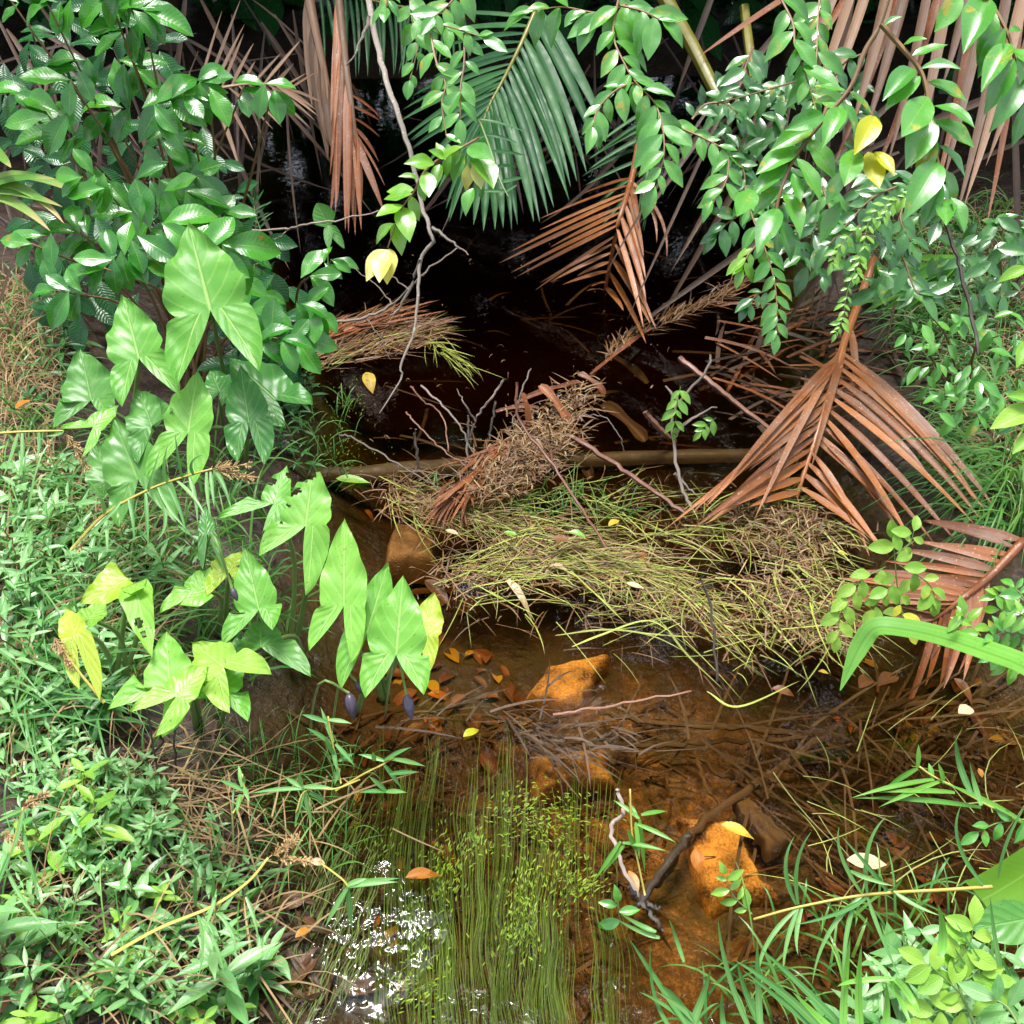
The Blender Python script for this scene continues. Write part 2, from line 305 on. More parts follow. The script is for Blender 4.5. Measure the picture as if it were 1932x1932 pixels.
# ------------------------------------------------------------------ mesh helpers
class MB:
    def __init__(s): s.v = []; s.f = []; s.uv = []; s.mi = []
    def grid(s, rows, uvs, mi=0, skip=None):       # rows: list of equal-length lists of points
        o = len(s.v); nr, ncol = len(rows), len(rows[0])
        for r_ in rows: s.v.extend(tuple(p) for p in r_)
        for i in range(nr - 1):
            for j in range(ncol - 1):
                if skip and skip(i, j): continue
                s.f.append((o + i * ncol + j, o + i * ncol + j + 1, o + (i + 1) * ncol + j + 1, o + (i + 1) * ncol + j))
                s.uv.append((uvs[i][j], uvs[i][j + 1], uvs[i + 1][j + 1], uvs[i + 1][j])); s.mi.append(mi)
    def tube(s, pts, radii, sides=6, mi=0, cap=True):
        pts = [Vector(p) for p in pts]; n = len(pts); rows = []; uvs = []
        ref = Vector((.31, .2, .93)); L = 0
        for i, p in enumerate(pts):
            t = (pts[min(i + 1, n - 1)] - pts[max(i - 1, 0)]).normalized()
            a = t.cross(ref)
            if a.length < .05: a = t.cross(Vector((1, 0, 0)))
            a.normalize(); b_ = t.cross(a); r = radii[i] if not isinstance(radii, (int, float)) else radii
            if i: L += (p - pts[i - 1]).length
            rows.append([p + (a * math.cos(k * 2 * math.pi / sides) + b_ * math.sin(k * 2 * math.pi / sides)) * r for k in range(sides + 1)])
            uvs.append([(k / sides, L * 6) for k in range(sides + 1)])
        o = len(s.v); s.grid(rows, uvs, mi)
        if cap:
            m_ = sides + 1
            for base in (o, o + (n - 1) * m_):
                s.f.append(tuple(base + k for k in range(sides))); s.uv.append(tuple((.5, .5) for _ in range(sides))); s.mi.append(mi)
    def strap(s, pts, wid, nrm, fold=.15, mi=0, prof=None, cols=2, twist=0.):
        # a long thin blade along pts; wid = full width, nrm = facing
        pts = [Vector(p) for p in pts]; n = len(pts); rows = []; uvs = []; nrm = Vector(nrm)
        for i, p in enumerate(pts):
            t = i / (n - 1); tg = (pts[min(i + 1, n - 1)] - pts[max(i - 1, 0)]).normalized()
            nn = nrm
            if twist: nn = Matrix.Rotation(twist * t, 3, tg) @ nn
            sd = tg.cross(nn)
            if sd.length < .05: sd = tg.cross(Vector((.3, .9, .2)))
            sd.normalize(); nn = sd.cross(tg)
            w_ = wid * (prof(t) if prof else min(1, .35 + 3 * t) * (1 - t ** 3) ** .9 + .02) * .5
            rows.append([p + sd * (w_ * (2 * k / cols - 1)) + nn * (abs(2 * k / cols - 1) * w_ * fold * 2) for k in range(cols + 1)])
            uvs.append([(k / cols, t) for k in range(cols + 1)])
        s.grid(rows, uvs, mi)
    def leaf(s, mat, wr=.42, peak=.45, arch=.25, fold=.12, wave=.0, n=8, cols=4, mi=0, acum=1.0, ph=0.):
        rows, uvs = leaf_rows(wr, peak, arch, fold, wave, n, cols, acum, ph)
        s.grid([[mat @ Vector(p) for p in r_] for r_ in rows], uvs, mi)
    def build(s, name, mats, parent=None, smooth=True):
        me = bpy.data.meshes.new(name); me.from_pydata(s.v, [], s.f)
        ul = me.uv_layers.new(name='UVMap')
        ul.data.foreach_set('uv', [c for face in s.uv for q in face for c in q])
        for m_ in (mats if isinstance(mats, (list, tuple)) else [mats]): me.materials.append(m_)
        if any(s.mi): me.polygons.foreach_set('material_index', s.mi)
        if smooth: me.polygons.foreach_set('use_smooth', [True] * len(s.f))
        o = bpy.data.objects.new(name, me); C.objects.link(o); o.parent = parent
        return o

def leaf_rows(wr, peak, arch, fold, wave, n, cols, acum, ph=0.):
    rows, uvs = [], []
    k = math.log(.5) / math.log(peak)
    for i in range(n + 1):
        t = i / n
        hw = wr * .5 * max(0, math.sin(math.pi * t ** k)) ** (.85 if t < peak else acum)
        hw = max(hw, .004)
        y = t; z = -arch * t * t + arch * .15 * t
        y = t - arch * arch * .35 * t * t * t
        r_, q = [], []
        for j in range(cols + 1):
            u = 2 * j / cols - 1
            zz = z + abs(u) * hw * fold * 2 + wave * hw * math.sin(t * 13 + ph + u * 1.5) * abs(u)
            r_.append((u * hw * (1 - .15 * fold), y, zz)); q.append((j / cols, t))
        rows.append(r_); uvs.append(q)
    return rows, uvs

def spline(pts, n):
    pts = [Vector(p) for p in pts]
    if len(pts) == 2: return [pts[0].lerp(pts[1], i / n) for i in range(n + 1)]
    ext = [pts[0] * 2 - pts[1]] + pts + [pts[-1] * 2 - pts[-2]]; out = []
    m = len(pts) - 1
    for i in range(n + 1):
        g = i / n * m; k = min(int(g), m - 1); t = g - k
        a, b, c, d = ext[k:k + 4]
        out.append(.5 * ((2 * b) + (c - a) * t + (2 * a - 5 * b + 4 * c - d) * t * t + (3 * b - a - 3 * c + d) * t ** 3))
    return out
def at_path(pts, t):
    g = t * (len(pts) - 1); k = min(int(g), len(pts) - 2); f = g - k
    return pts[k].lerp(pts[k + 1], f), (pts[k + 1] - pts[k]).normalized()
def px_path(pp, n): return spline([P(p) for p in pp], n)
def bez(a, b, c, n): return [a * (1 - t) ** 2 + b * 2 * t * (1 - t) + c * t * t for t in [i / n for i in range(n + 1)]]

def tag(o, label=None, cat=None, group=None, kind=None):
    if label: o['label'] = label
    if cat: o['category'] = cat
    if group: o['group'] = group
    if kind: o['kind'] = kind
    return o
def thing(name, label, cat, loc, group=None):
    o = bpy.data.objects.new(name, None); C.objects.link(o); o.location = loc; o.empty_display_size = .05
    bpy.context.view_layer.update()
    return tag(o, label, cat, group)
def adopt(child, root):         # parent without moving: geometry is modelled in world coordinates
    child.parent = root; child.matrix_parent_inverse = Matrix.Translation(-Vector(root.location)); return child
def part(mb, name, mat, root, label=None):
    o = mb.build(name, mat); adopt(o, root)
    if label: o['label'] = label
    return o

# leaf mesh library (unit length, shared by copies)
LIB = {}
def lib(kind, mat, spec):
    key = (kind, mat)
    if key not in LIB:
        LIB[key] = []
        for k in range(5):
            mb = MB(); s_ = dict(spec); s_['arch'] = spec.get('arch', .25) * (.4 + .4 * k); s_['ph'] = k * 1.7
            s_['fold'] = spec.get('fold', .12) * (.6 + .25 * ((k * 2) % 5))
            mb.leaf(Matrix.Identity(4), **s_)
            me_o = mb.build(kind, M[mat]); me = me_o.data; bpy.data.objects.remove(me_o); LIB[key].append(me)
    return LIB[key]
SPEC = {'elliptic_leaf': dict(wr=.45, peak=.48, arch=.22, fold=.16, wave=.08, n=10, cols=4, acum=1.0),
        'obovate_leaf': dict(wr=.50, peak=.58, arch=.3, fold=.16, wave=.12, n=10, cols=4, acum=.85),
        'lance_leaf': dict(wr=.36, peak=.42, arch=.3, fold=.2, wave=.05, n=8, cols=4, acum=1.2),
        'round_leaf': dict(wr=.58, peak=.5, arch=.2, fold=.12, wave=.1, n=8, cols=4, acum=.8)}
def orient(base, direc, normal, length, wscale=1.0):
    y = Vector(direc).normalized(); z = Vector(normal); z = (z - y * z.dot(y))
    if z.length < 1e-3: z = Vector((.1, .2, 1)) - y * y.z
    z.normalize(); x = y.cross(z)
    m = Matrix(((x.x * wscale, y.x, z.x, 0), (x.y * wscale, y.y, z.y, 0), (x.z * wscale, y.z, z.z, 0), (0, 0, 0, 1)))
    return Matrix.Translation(base) @ m @ Matrix.Scale(length, 4)
def put_leaf(root, kind, mat, base, direc, normal, length, label=None, name='leaf', wscale=1.0):
    me = rnd.choice(lib(kind, mat, SPEC[kind]))
    o = bpy.data.objects.new(name, me); C.objects.link(o)
    mw = orient(base, direc, normal, length, wscale)
    if root is not None:
        o.parent = root
        o.matrix_parent_inverse = Matrix.Translation(-Vector(root.location)) if root.type == 'EMPTY' else Matrix.Identity(4)
    o.matrix_basis = mw
    if label: o['label'] = label
    return o
def img_dir(ax, ay, depth=0.0): return RT * ax - UP * ay + FW * depth   # image right, image down, away
def face(tilt=.5, jit=.25):     # a facing between the sky and the camera
    v = -FW * (1 - tilt) + ZZ * tilt
    return v + Vector((u01(-jit, jit), u01(-jit, jit), u01(-jit, jit)))

# ------------------------------------------------------------------ the setting: ground and water
def axis(lo, hi, dense_lo, dense_hi, step, grow=1.35):
    a = list(np.arange(dense_lo, dense_hi + 1e-6, step)); s = step; x = dense_lo
    while x > lo: s *= grow; x -= s; a.insert(0, max(x, lo))
    s = step; x = dense_hi
    while x < hi: s *= grow; x += s; a.append(min(x, hi))
    return a
xs = axis(-150, 150, -2.2, 2.2, .03); ys = axis(-150, 200, .3, 5.4, .03)
mb = MB()
mb.grid([[(x, y, gh(x, y)) for x in xs] for y in ys], [[(x, y) for x in xs] for y in ys])
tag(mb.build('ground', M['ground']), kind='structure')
mb = MB()
x0, x1, y0, y1, zb = -3, 3, -1.5, 7.5, -1.4
mb.v = [(x0, y0, 0), (x1, y0, 0), (x1, y1, 0), (x0, y1, 0), (x0, y0, zb), (x1, y0, zb), (x1, y1, zb), (x0, y1, zb)]
mb.f = [(0, 1, 2, 3), (7, 6, 5, 4), (0, 4, 5, 1), (1, 5, 6, 2), (2, 6, 7, 3), (3, 7, 4, 0)]
mb.uv = [((0, 0), (1, 0), (1, 1), (0, 1))] * 6; mb.mi = [0] * 6
tag(mb.build('water', M['water'], smooth=False), kind='structure')

# ------------------------------------------------------------------ forest behind the pool, with unseen leaf masses added to block sky
def palm_frond_world(mb, start, direc, length, n, lw, droop, mi_r=1):
    direc = Vector(direc).normalized(); pts = []
    for i in range(9):
        t = i / 8; pts.append(start + direc * length * t - ZZ * droop * t * t)
    mb.tube(pts, [.018 * (1 - .8 * i / 8) + .003 for i in range(9)], 4, mi_r, cap=False)
    side = direc.cross(ZZ).normalized()
    for k in range(n):
        t = .12 + .86 * k / (n - 1); p, tg = at_path(pts, t)
        L = length * .34 * math.sin(math.pi * (.15 + .8 * t)) + .1
        for sgn in (-1, 1):
            d = (side * sgn + tg * .6 - ZZ * .35).normalized()
            q = [p, p + d * L * .5, p + d * L - ZZ * L * .35]
            mb.strap(bez(*q, 4), lw, ZZ, .2, 0)
def palm_tree(x, y, h, seed, label):
    r = thing('palm_tree', label, 'palm tree', (x, y, gh(x, y)), 'palms standing behind the pool')
    g = random.Random(seed)
    t = MB(); z0 = gh(x, y) - .1
    n = 14; t.tube([Vector((x + .06 * math.sin(i * .4 + seed), y, z0 + h * i / n)) for i in range(n + 1)], [.1 + .012 * (i % 2) for i in range(n + 1)], 9)
    part(t, 'trunk', M['dead_palm_dark'], r)
    c = MB(); top = Vector((x, y, z0 + h))
    for k in range(15):
        a = k * 2.4 + g.uniform(-.2, .2); e = g.uniform(.1, .9)
        palm_frond_world(c, top, (math.cos(a), math.sin(a), e), g.uniform(1.8, 2.5), 26, .05, g.uniform(.7, 1.5))
    part(c, 'crown', [M['palm_green'], M['olive_stalk']], r)
palm_tree(-2.1, 6.4, 2.7, 1, 'palm standing in the dark behind the left end of the pool')
palm_tree(-.35, 6.9, 2.5, 2, 'palm standing in the dark straight behind the middle of the pool')
palm_tree(1.7, 6.3, 2.7, 3, 'palm standing in the dark behind the right end of the pool')
palm_tree(3.2, 5.6, 2.8, 4, 'palm standing at the far right behind the bank')
palm_tree(-3.6, 5.6, 2.8, 5, 'palm standing at the far left behind the bank')

def mass(name, mat, n, box, size, seed, label):
    g = random.Random(seed); mb = MB()
    for _ in range(n):
        p = Vector((g.uniform(*box[0]), g.uniform(*box[1]), g.uniform(*box[2]))); p.z += max(0, gh(p.x, p.y)) if box[2][0] < .5 else 0
        d = Vector((g.gauss(0, 1), g.gauss(0, 1), g.gauss(-.3, .6)))
        mb.leaf(orient(p, d, Vector((g.gauss(0, .5), g.gauss(-.4, .5), 1)), g.uniform(*size)), wr=.4, n=4, cols=2, arch=.25)
    return tag(mb.build(name, mat), label, 'undergrowth', kind='stuff')
mass('undergrowth', M['shrub_leaf_shaded'], 8500, ((-7, 7), (6.9, 8.0), (0, 3.6)), (.25, .5), 11, 'dark wood of leaves closing the view behind the pool')
mass('shade_canopy', M['shrub_leaf_shaded'], 6000, ((-5, 5), (4.3, 7.4), (1.5, 2.5)), (.16, .34), 12, 'leaf canopy added out of view to shade the far end of the pool')  # added above the view to keep skylight off the back
mass('unseen_forest', M['shrub_leaf_shaded'], 4600, ((-13, 13), (9.0, 11.5), (0, 21.0)), (.9, 1.6), 15, 'unseen tall forest added to keep sky out of the creek reflections')  # never in view; height and gaps shaped to darken sky reflections on the water
mass('side_thicket', M['shrub_leaf_shaded'], 1700, ((-4.2, -2.2), (2.4, 6.2), (0, 2.8)), (.1, .2), 13, 'dark thicket of leaves behind the left bank shrubs')
mass('side_thicket', M['shrub_leaf_shaded'], 1700, ((2.2, 4.2), (2.6, 6.2), (0, 2.8)), (.1, .2), 14, 'dark thicket of leaves behind the right bank')

# dead palm strips and stems, thickly hung at the back, too many to count
def hang_strips(name, polys, n, mat, D0, D1, ang, wid, ln, label, seed):
    g = random.Random(seed); mb = MB()
    for _ in range(n):
        px, py = in_region(polys); d = g.uniform(D0, D1); a = math.radians(g.gauss(*ang)); L = g.uniform(*ln)
        p = P((px, py, d)); v = img_dir(math.cos(a), math.sin(a), g.uniform(-.25, .25)) * L
        q = p + v; q.z = max(q.z, .01)
        mb.strap(bez(p - v * .3, p + v * .4 + Vector((g.uniform(-.03, .03), 0, .03)), q, 6), g.uniform(*wid), -FW + Vector((g.uniform(-.5, .5), 0, g.uniform(0, .8))), .25, 0)
    return tag(mb.build(name, mat), label, 'dead palm litter', kind='stuff')
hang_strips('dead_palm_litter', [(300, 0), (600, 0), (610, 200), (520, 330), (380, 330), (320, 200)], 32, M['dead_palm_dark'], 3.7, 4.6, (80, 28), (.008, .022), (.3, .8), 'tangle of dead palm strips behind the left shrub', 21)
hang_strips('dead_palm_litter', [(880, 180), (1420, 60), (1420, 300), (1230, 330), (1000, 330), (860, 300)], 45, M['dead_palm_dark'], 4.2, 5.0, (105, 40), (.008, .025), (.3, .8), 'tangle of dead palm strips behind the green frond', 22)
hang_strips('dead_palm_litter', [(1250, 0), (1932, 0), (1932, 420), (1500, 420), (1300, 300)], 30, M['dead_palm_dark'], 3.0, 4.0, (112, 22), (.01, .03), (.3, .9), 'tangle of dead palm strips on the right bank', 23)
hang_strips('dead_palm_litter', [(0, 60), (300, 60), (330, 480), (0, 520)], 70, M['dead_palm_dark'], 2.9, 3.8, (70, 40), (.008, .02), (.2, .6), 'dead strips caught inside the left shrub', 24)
0 and hang_strips('dead_palm_litter', [(1350, 560), (1600, 600), (1560, 800), (1350, 760)], 45, M['dead_palm_red'], 2.85, 3.1, (10, 30), (.006, .02), (.15, .45), 'reddish dead strips lying in the water behind the big brown frond', 25)
0 and hang_strips('dead_palm_litter', [(1640, 520), (1932, 560), (1932, 900), (1700, 900)], 45, M['dead_palm_red'], 2.4, 2.8, (25, 50), (.005, .014), (.1, .4), 'pale dead strips lying over the right bank', 26)

# ------------------------------------------------------------------ palm fronds
def frond(name, label, cat, rachis, sets, mat, rmat, r0=.012, r1=.004, group=None, n=14, nrm=None):
    path = px_path(rachis, n)
    root = thing(name, label, cat, path[-1], group)
    mb = MB(); mb.tube(path, [r0 + (r1 - r0) * i / n for i in range(n + 1)], 6); part(mb, 'rachis', rmat, root)
    for (t0, t1, cnt, ends, bend, wid, ben_d) in sets:
        ep = spline([P(e) for e in ends], 24)
        for k in range(cnt):
            f = k / max(1, cnt - 1); t = t0 + (t1 - t0) * f + u01(-.008, .008)
            a, tg = at_path(path, min(1, max(0, t))); e, _ = at_path(ep, f)
            e = e + Vector((u01(-.02, .02), u01(-.02, .02), u01(-.012, .012)))
            if e.z < -.2: e.z = -.2
            if name == 'dead_palm_frond':
                q_ = rnd.random()
                if q_ < .16: e = a.lerp(e, u01(.55, .8))
                elif q_ < .32: e = e + Vector((u01(-.06, .06), u01(-.03, .03), u01(-.05, .02)))
            mid = a.lerp(e, .5) + img_dir(bend[0], bend[1], ben_d) * (e - a).length * u01(.7, 1.3)
            mb = MB(); mb.strap(bez(a, mid, e, 12), wid * u01(.8, 1.15), (nrm or (-FW + ZZ * .7)) + Vector((u01(-.35, .35), u01(-.2, .2), u01(-.2, .3))), u01(.12, .4), twist=u01(-.3, .3))
            part(mb, 'leaflet', mat, root)
    return root

# F1 the big fallen frond on the right
frond('dead_palm_frond', 'large orange brown dead palm frond spread like a tent beside the floating grass', 'dead frond',
      [D(c3(1130, 1390), 3.15), D(c6(985, 20), 2.97), D(c6(930, 200), 2.88), D(c6(860, 430), 2.8), D(c6(800, 620), 2.75), Zq(c6(710, 900), .03)],
      [(.30, .98, 13, [D(c6(330, 830), 2.6), D(c6(190, 960), 2.57), D(c6(60, 1065), 2.55), D(c6(200, 1010), 2.55), D(c6(330, 980), 2.56)], (.02, -.05), .023, -.02),
       (.30, .97, 15, [D(c6(1700, 870), 2.52), D(c6(1660, 950), 2.5), D(c6(1640, 1020), 2.47), D(c6(1500, 1190), 2.44), D(c6(1350, 1100), 2.52), D(c6(1210, 1160), 2.52), D(c6(1180, 1210), 2.5)], (.03, -.03), .026, -.03),
       (.18, .30, 4, [D(c6(1050, 480), 2.8), D(c6(910, 690), 2.68), D(c6(470, 1000), 2.57), D(c6(1780, 880), 2.55)], (.0, -.06), .022, -.04)],
      M['dead_palm'], M['dead_palm'], .013, .006)
# F2 lower right dead frond
frond('dead_palm_frond', 'brown dead palm frond at the right edge with lower leaflets dipping into the water', 'dead frond',
      [D(c6(1932, 1130), 2.36), D(c6(1750, 1320), 2.32), D(c6(1600, 1440), 2.28), Zq(c6(1440, 1560), .04)],
      [(.0, .95, 15, [D(c6(1400, 1030), 2.46), D(c6(1380, 1090), 2.44), D(c6(1150, 1290), 2.38), D(c6(1050, 1320), 2.36), D(c6(860, 1420), 2.32), D(c6(1150, 1480), 2.28)], (.0, -.03), .022, -.02),
       (.35, .97, 9, [D(c6(1600, 1880), 2.2), D(c6(1560, 1900), 2.18), Zq(c6(1440, 1932), -.06), Zq(c9(1270, 380), -.1)], (.06, .0), .019, .03)],
      M['dead_palm_red'], M['dead_palm'], .012, .006)
# F3 dead frond hanging into the pool
frond('dead_palm_frond', 'brown dead palm frond hanging into the dark pool with its reflection below', 'dead frond',
      [D(c2(1680, 640), 3.75), D(c2(1620, 960), 3.62), D(c2(1540, 1230), 3.5), Zq(c2(1470, 1590), -.03)],
      [(.33, .97, 15, [D(c2(1180, 1090), 3.9), D(c2(960, 1350), 3.75), D(c2(985, 1450), 3.7), D(c2(1100, 1510), 3.55), D(c2(1250, 1530), 3.5), D(c2(1400, 1560), 3.4)], (.0, -.02), .018, .02),
       (.36, .95, 9, [D(c2(1640, 1240), 3.45), D(c2(1700, 1500), 3.35), D(c2(1690, 1740), 3.3), D(c2(1740, 1745), 3.28), D(c2(1620, 1740), 3.3)], (.02, .0), .022, -.03),
       (.34, .36, 2, [D(c2(1835, 1510), 3.4), D(c2(1790, 1400), 3.4)], (.16, -.06), .016, 0)],
      M['dead_palm'], M['dead_palm'], .014, .006)
# F4 hanging dead curtain, two fronds
frond('dead_palm_frond', 'grey brown dead palm leaf hanging straight down like a torn curtain', 'dead frond',
      [D(c1(1640, -120), 3.75), D(c1(1690, 150), 3.7), D(c1(1760, 500), 3.68), D(c1(1775, 760), 3.66)],
      [(.1, .9, 9, [D(c1(1690, 560), 3.68), D(c1(1735, 800), 3.66), D(c1(1790, 850), 3.64), D(c1(1800, 700), 3.66)], (-.02, 0), .04, 0)],
      M['dead_palm_grey'], M['dead_palm_grey'], .022, .006)
frond('dead_palm_frond', 'reddish dead palm frond hanging with long narrow leaflets over the pool', 'dead frond',
      [D(c1(1800, -200), 3.65), D(c1(1850, 300), 3.55), D(c1(1890, 600), 3.5), D(c1(1900, 760), 3.48)],
      [(.1, .95, 16, [D(c1(1800, 700), 3.5), D(c1(1800, 1060), 3.46), D(c1(1830, 1240), 3.42), D(c1(1900, 1230), 3.42), D(c1(1960, 1190), 3.44), D(c1(2030, 1110), 3.44)], (.01, -.02), .026, -.02),
       (.45, .9, 6, [D(c2(300, 600), 3.6), D(c2(290, 680), 3.58), D(c2(270, 1000), 3.5)], (.06, -.06), .012, 0)],
      M['dead_palm_red'], M['dead_palm_grey'], .018, .006)
# F5 dead fan left
frond('dead_palm_frond', 'pale brown dead frond with stiff leaflets fanning out beside the left shrub', 'dead frond',
      [D(c1(1050, 520), 3.35), D(c1(1200, 470), 3.35), D(c1(1400, 450), 3.38), D(c1(1560, 480), 3.4)],
      [(.02, 1, 11, [D(c1(1190, 40), 3.5), D(c1(1330, 10), 3.55), D(c1(1310, 210), 3.5), D(c1(1450, 240), 3.5), D(c1(1600, 180), 3.5), D(c1(1590, 360), 3.5), D(c1(1690, 395), 3.5)], (.0, .0), .014, 0),
       (.2, 1, 10, [D(c1(1260, 920), 3.2), D(c1(1480, 690), 3.25), D(c1(1610, 690), 3.3), D(c1(1700, 640), 3.3), D(c1(1700, 560), 3.35)], (.02, -.02), .014, 0)],
      M['dead_palm_grey'], M['brown_stem'], .008, .004)
# F6 long strips, upper right
frond('dead_palm_frond', 'dead frond of broad grey brown strips slanting behind the upper right branches', 'dead frond',
      [D(c3(2100, -300), 2.9), D(c3(1700, -250), 2.9), D(c3(1300, -220), 2.95), D(c3(950, -150), 3.0)],
      [(.0, 1, 12, [D(c3(1700, 900), 2.6), D(c3(1530, 1180), 2.6), D(c3(1450, 900), 2.62), D(c3(1250, 950), 2.65), D(c3(1080, 720), 2.7), D(c3(900, 640), 2.75), D(c3(690, 620), 2.8)], (.02, -.03), .034, -.02)],
      M['dead_palm_grey'], M['dead_palm_grey'], .02, .01)
frond('dead_palm_frond', 'dark reddish dead frond strips behind the pale ones on the upper right', 'dead frond',
      [D(c3(2150, -200), 3.15), D(c3(1700, -200), 3.15), D(c3(1300, -150), 3.2), D(c3(800, -100), 3.25)],
      [(.0, 1, 7, [D(c3(1950, 900), 2.85), D(c3(1600, 1250), 2.8), D(c3(1250, 1020), 2.8), D(c3(1000, 1000), 2.85), D(c3(560, 780), 2.95), D(c3(180, 300), 3.1)], (.03, -.03), .026, -.02)],
      M['dead_palm_red'], M['dead_palm_red'], .02, .01)
# green fronds
frond('palm_frond', 'dark green palm frond arching over the pool with long hanging leaflets', 'palm frond',
      [D(c2(1120, 20), 3.35), D(c2(1020, 250), 3.3), D(c2(930, 430), 3.28), D(c2(850, 580), 3.26), D(c2(800, 740), 3.24)],
      [(.02, .95, 17, [D(c2(1480, 700), 3.2), D(c2(1350, 980), 3.15), D(c2(1285, 1030), 3.12), D(c2(1165, 1150), 3.1), D(c2(1030, 1200), 3.1), D(c2(920, 1225), 3.1), D(c2(800, 1215), 3.12)], (.03, -.05), .036, -.03),
       (.08, .95, 19, [D(c2(560, 80), 3.5), D(c2(580, 330), 3.45), D(c2(400, 600), 3.4), D(c2(440, 760), 3.35), D(c2(470, 790), 3.3), D(c2(620, 1120), 3.2), D(c2(690, 1190), 3.18)], (-.02, -.05), .026, 0)],
      M['palm_green'], M['olive_stalk'], .009, .004)
frond('palm_frond', 'shaded green palm frond high behind the bare hanging twig', 'palm frond',
      [D(c2(-150, -120), 3.9), D(c2(150, -20), 3.9), D(c2(420, 40), 3.9), D(c2(700, 30), 3.9)],
      [(.1, 1, 26, [D(c2(0, 420), 3.8), D(c2(170, 420), 3.8), D(c2(330, 400), 3.8), D(c2(460, 380), 3.8), D(c2(760, 330), 3.8)], (.04, -.02), .014, 0)],
      M['palm_green'], M['olive_stalk'], .009, .004)
frond('palm_frond', 'small green palm frond with short leaflets tucked under the big green one', 'palm frond',
      [D(c2(800, 640), 3.1), D(c2(860, 800), 3.08), D(c2(910, 960), 3.05), D(c2(960, 1060), 3.03)],
      [(.0, .9, 6, [D(c2(1045, 735), 3.1), D(c2(1030, 810), 3.1), D(c2(1020, 900), 3.1), D(c2(1010, 1010), 3.05)], (.02, -.04), .016, 0),
       (.0, .9, 6, [D(c2(700, 760), 3.1), D(c2(740, 900), 3.1), D(c2(800, 1040), 3.05)], (-.02, -.04), .014, 0)],
      M['palm_green'], M['green_stem'], .004, .002)
frond('palm_frond', 'dark green palm leaflets showing between the dead frond and the hanging leaves', 'palm frond',
      [D(c2(1760, 560), 3.7), D(c2(1720, 760), 3.7), D(c2(1680, 1000), 3.68)],
      [(.0, .95, 8, [D(c2(1420, 780), 3.7), D(c2(1370, 880), 3.7), D(c2(1380, 980), 3.7), D(c2(1450, 1230), 3.65)], (-.02, -.05), .018, 0),
       (.2, .9, 4, [D(c2(1700, 1260), 3.6), D(c2(1660, 1240), 3.6)], (.04, -.02), .016, 0)],
      M['palm_green'], M['green_stem'], .005, .002)
frond('fan_palm_leaf', 'bright green fan palm leaf spreading low behind the big brown frond', 'palm leaf',
      [D(c3(1760, 1380), 2.75), D(c3(1660, 1390), 2.75), D(c3(1580, 1400), 2.75)],
      [(.9, 1, 11, [D(c3(1330, 1380), 2.9), D(c3(1250, 1460), 2.9), D(c3(1080, 1580), 2.9), D(c3(1010, 1640), 2.88), D(c3(1150, 1680), 2.85), D(c3(1380, 1680), 2.8)], (.0, -.02), .03, 0)],
      M['fan_green'], M['green_stem'], .006, .004)
frond('seedling_palm', 'tiny dark palm seedling at the edge of the pool beside the shrub', 'palm seedling',
      [D(c1(1400, 1240), 3.1), D(c1(1370, 1150), 3.1), D(c1(1360, 1060), 3.12)],
      [(.1, 1, 8, [D(c1(1300, 1190), 3.1), D(c1(1290, 1080), 3.1), D(c1(1340, 1010), 3.1)], (0, -.03), .008, 0),
       (.1, 1, 8, [D(c1(1450, 1190), 3.1), D(c1(1440, 1080), 3.1), D(c1(1390, 1010), 3.1)], (0, -.03), .008, 0)],
      M['palm_green'], M['green_stem'], .002, .001)
# strap leaves, left edge, and the olive stalk, and the long bent blade on the right
root = thing('strap_leaf_plant', 'clump of arching strap leaves with brown dry tips at the left edge', 'strap leaf plant', P(D(c1(-80, 950), 2.5)))
for a, b_, c_ in [((-60, 960), (180, 900), (500, 1080)), ((-60, 1000), (150, 960), (345, 1200)), ((-60, 1030), (100, 1020), (335, 1110)), ((-60, 1060), (90, 1060), (270, 1240)), ((-60, 780), (20, 850), (60, 900)), ((-60, 1020), (60, 940), (300, 960))]:
    mb = MB(); mb.strap(bez(P(D(c1(*a), 2.5)), P(D(c1(*b_), 2.45)), P(D(c1(*c_), 2.4)), 12), .026, -FW + ZZ, .25); part(mb, 'leaf', M['strap_dying'], root)
mb = MB(); mb.tube(px_path([D(c3(-80, -160), 3.2), D(c3(60, 90), 3.18), D(c3(180, 300), 3.16), D(c3(330, 600), 3.1)], 10), [.026, .025, .025, .024, .024, .023, .023, .022, .022, .02, .02], 8)
tag(mb.build('leaf_stalk', M['olive_stalk']), 'thick smooth olive yellow palm leaf stalk slanting down at the top', 'palm stalk')
mb = MB(); mb.tube(px_path([D(c3(430, 30), 3.25), D(c3(450, 200), 3.25), D(c3(480, 420), 3.22)], 6), .016, 8)
tag(mb.build('leaf_stalk', M['olive_stalk']), 'short upright green palm stalk half hidden behind upper right branches', 'palm stalk')
root = thing('pandanus_leaf', 'long pale green strap leaf folded over at a sharp bend above the water', 'strap leaf', P(D(c6(2060, 1830), 1.75)))
mb = MB(); mb.strap(spline([P(D(c6(2150, 1960), 1.62)), P(D(c6(1932, 1810), 1.72)), P(D(c6(1700, 1720), 1.8)), P(D(c6(1450, 1640), 1.88)), P(D(c6(1250, 1600), 1.93)), P(D(c6(1130, 1600), 1.95)), P(D(c6(1060, 1680), 1.96)), P(D(c6(1000, 1800), 1.96)), P(D(c6(945, 1935), 1.96))], 36), .052, -FW * .5 + ZZ, .12, prof=lambda t: (1.1 - .55 * t) * (1 if t < .8 else max(.02, (1 - t) / .2) ** .7), cols=4)
part(mb, 'blade', M['strap_green'], root)
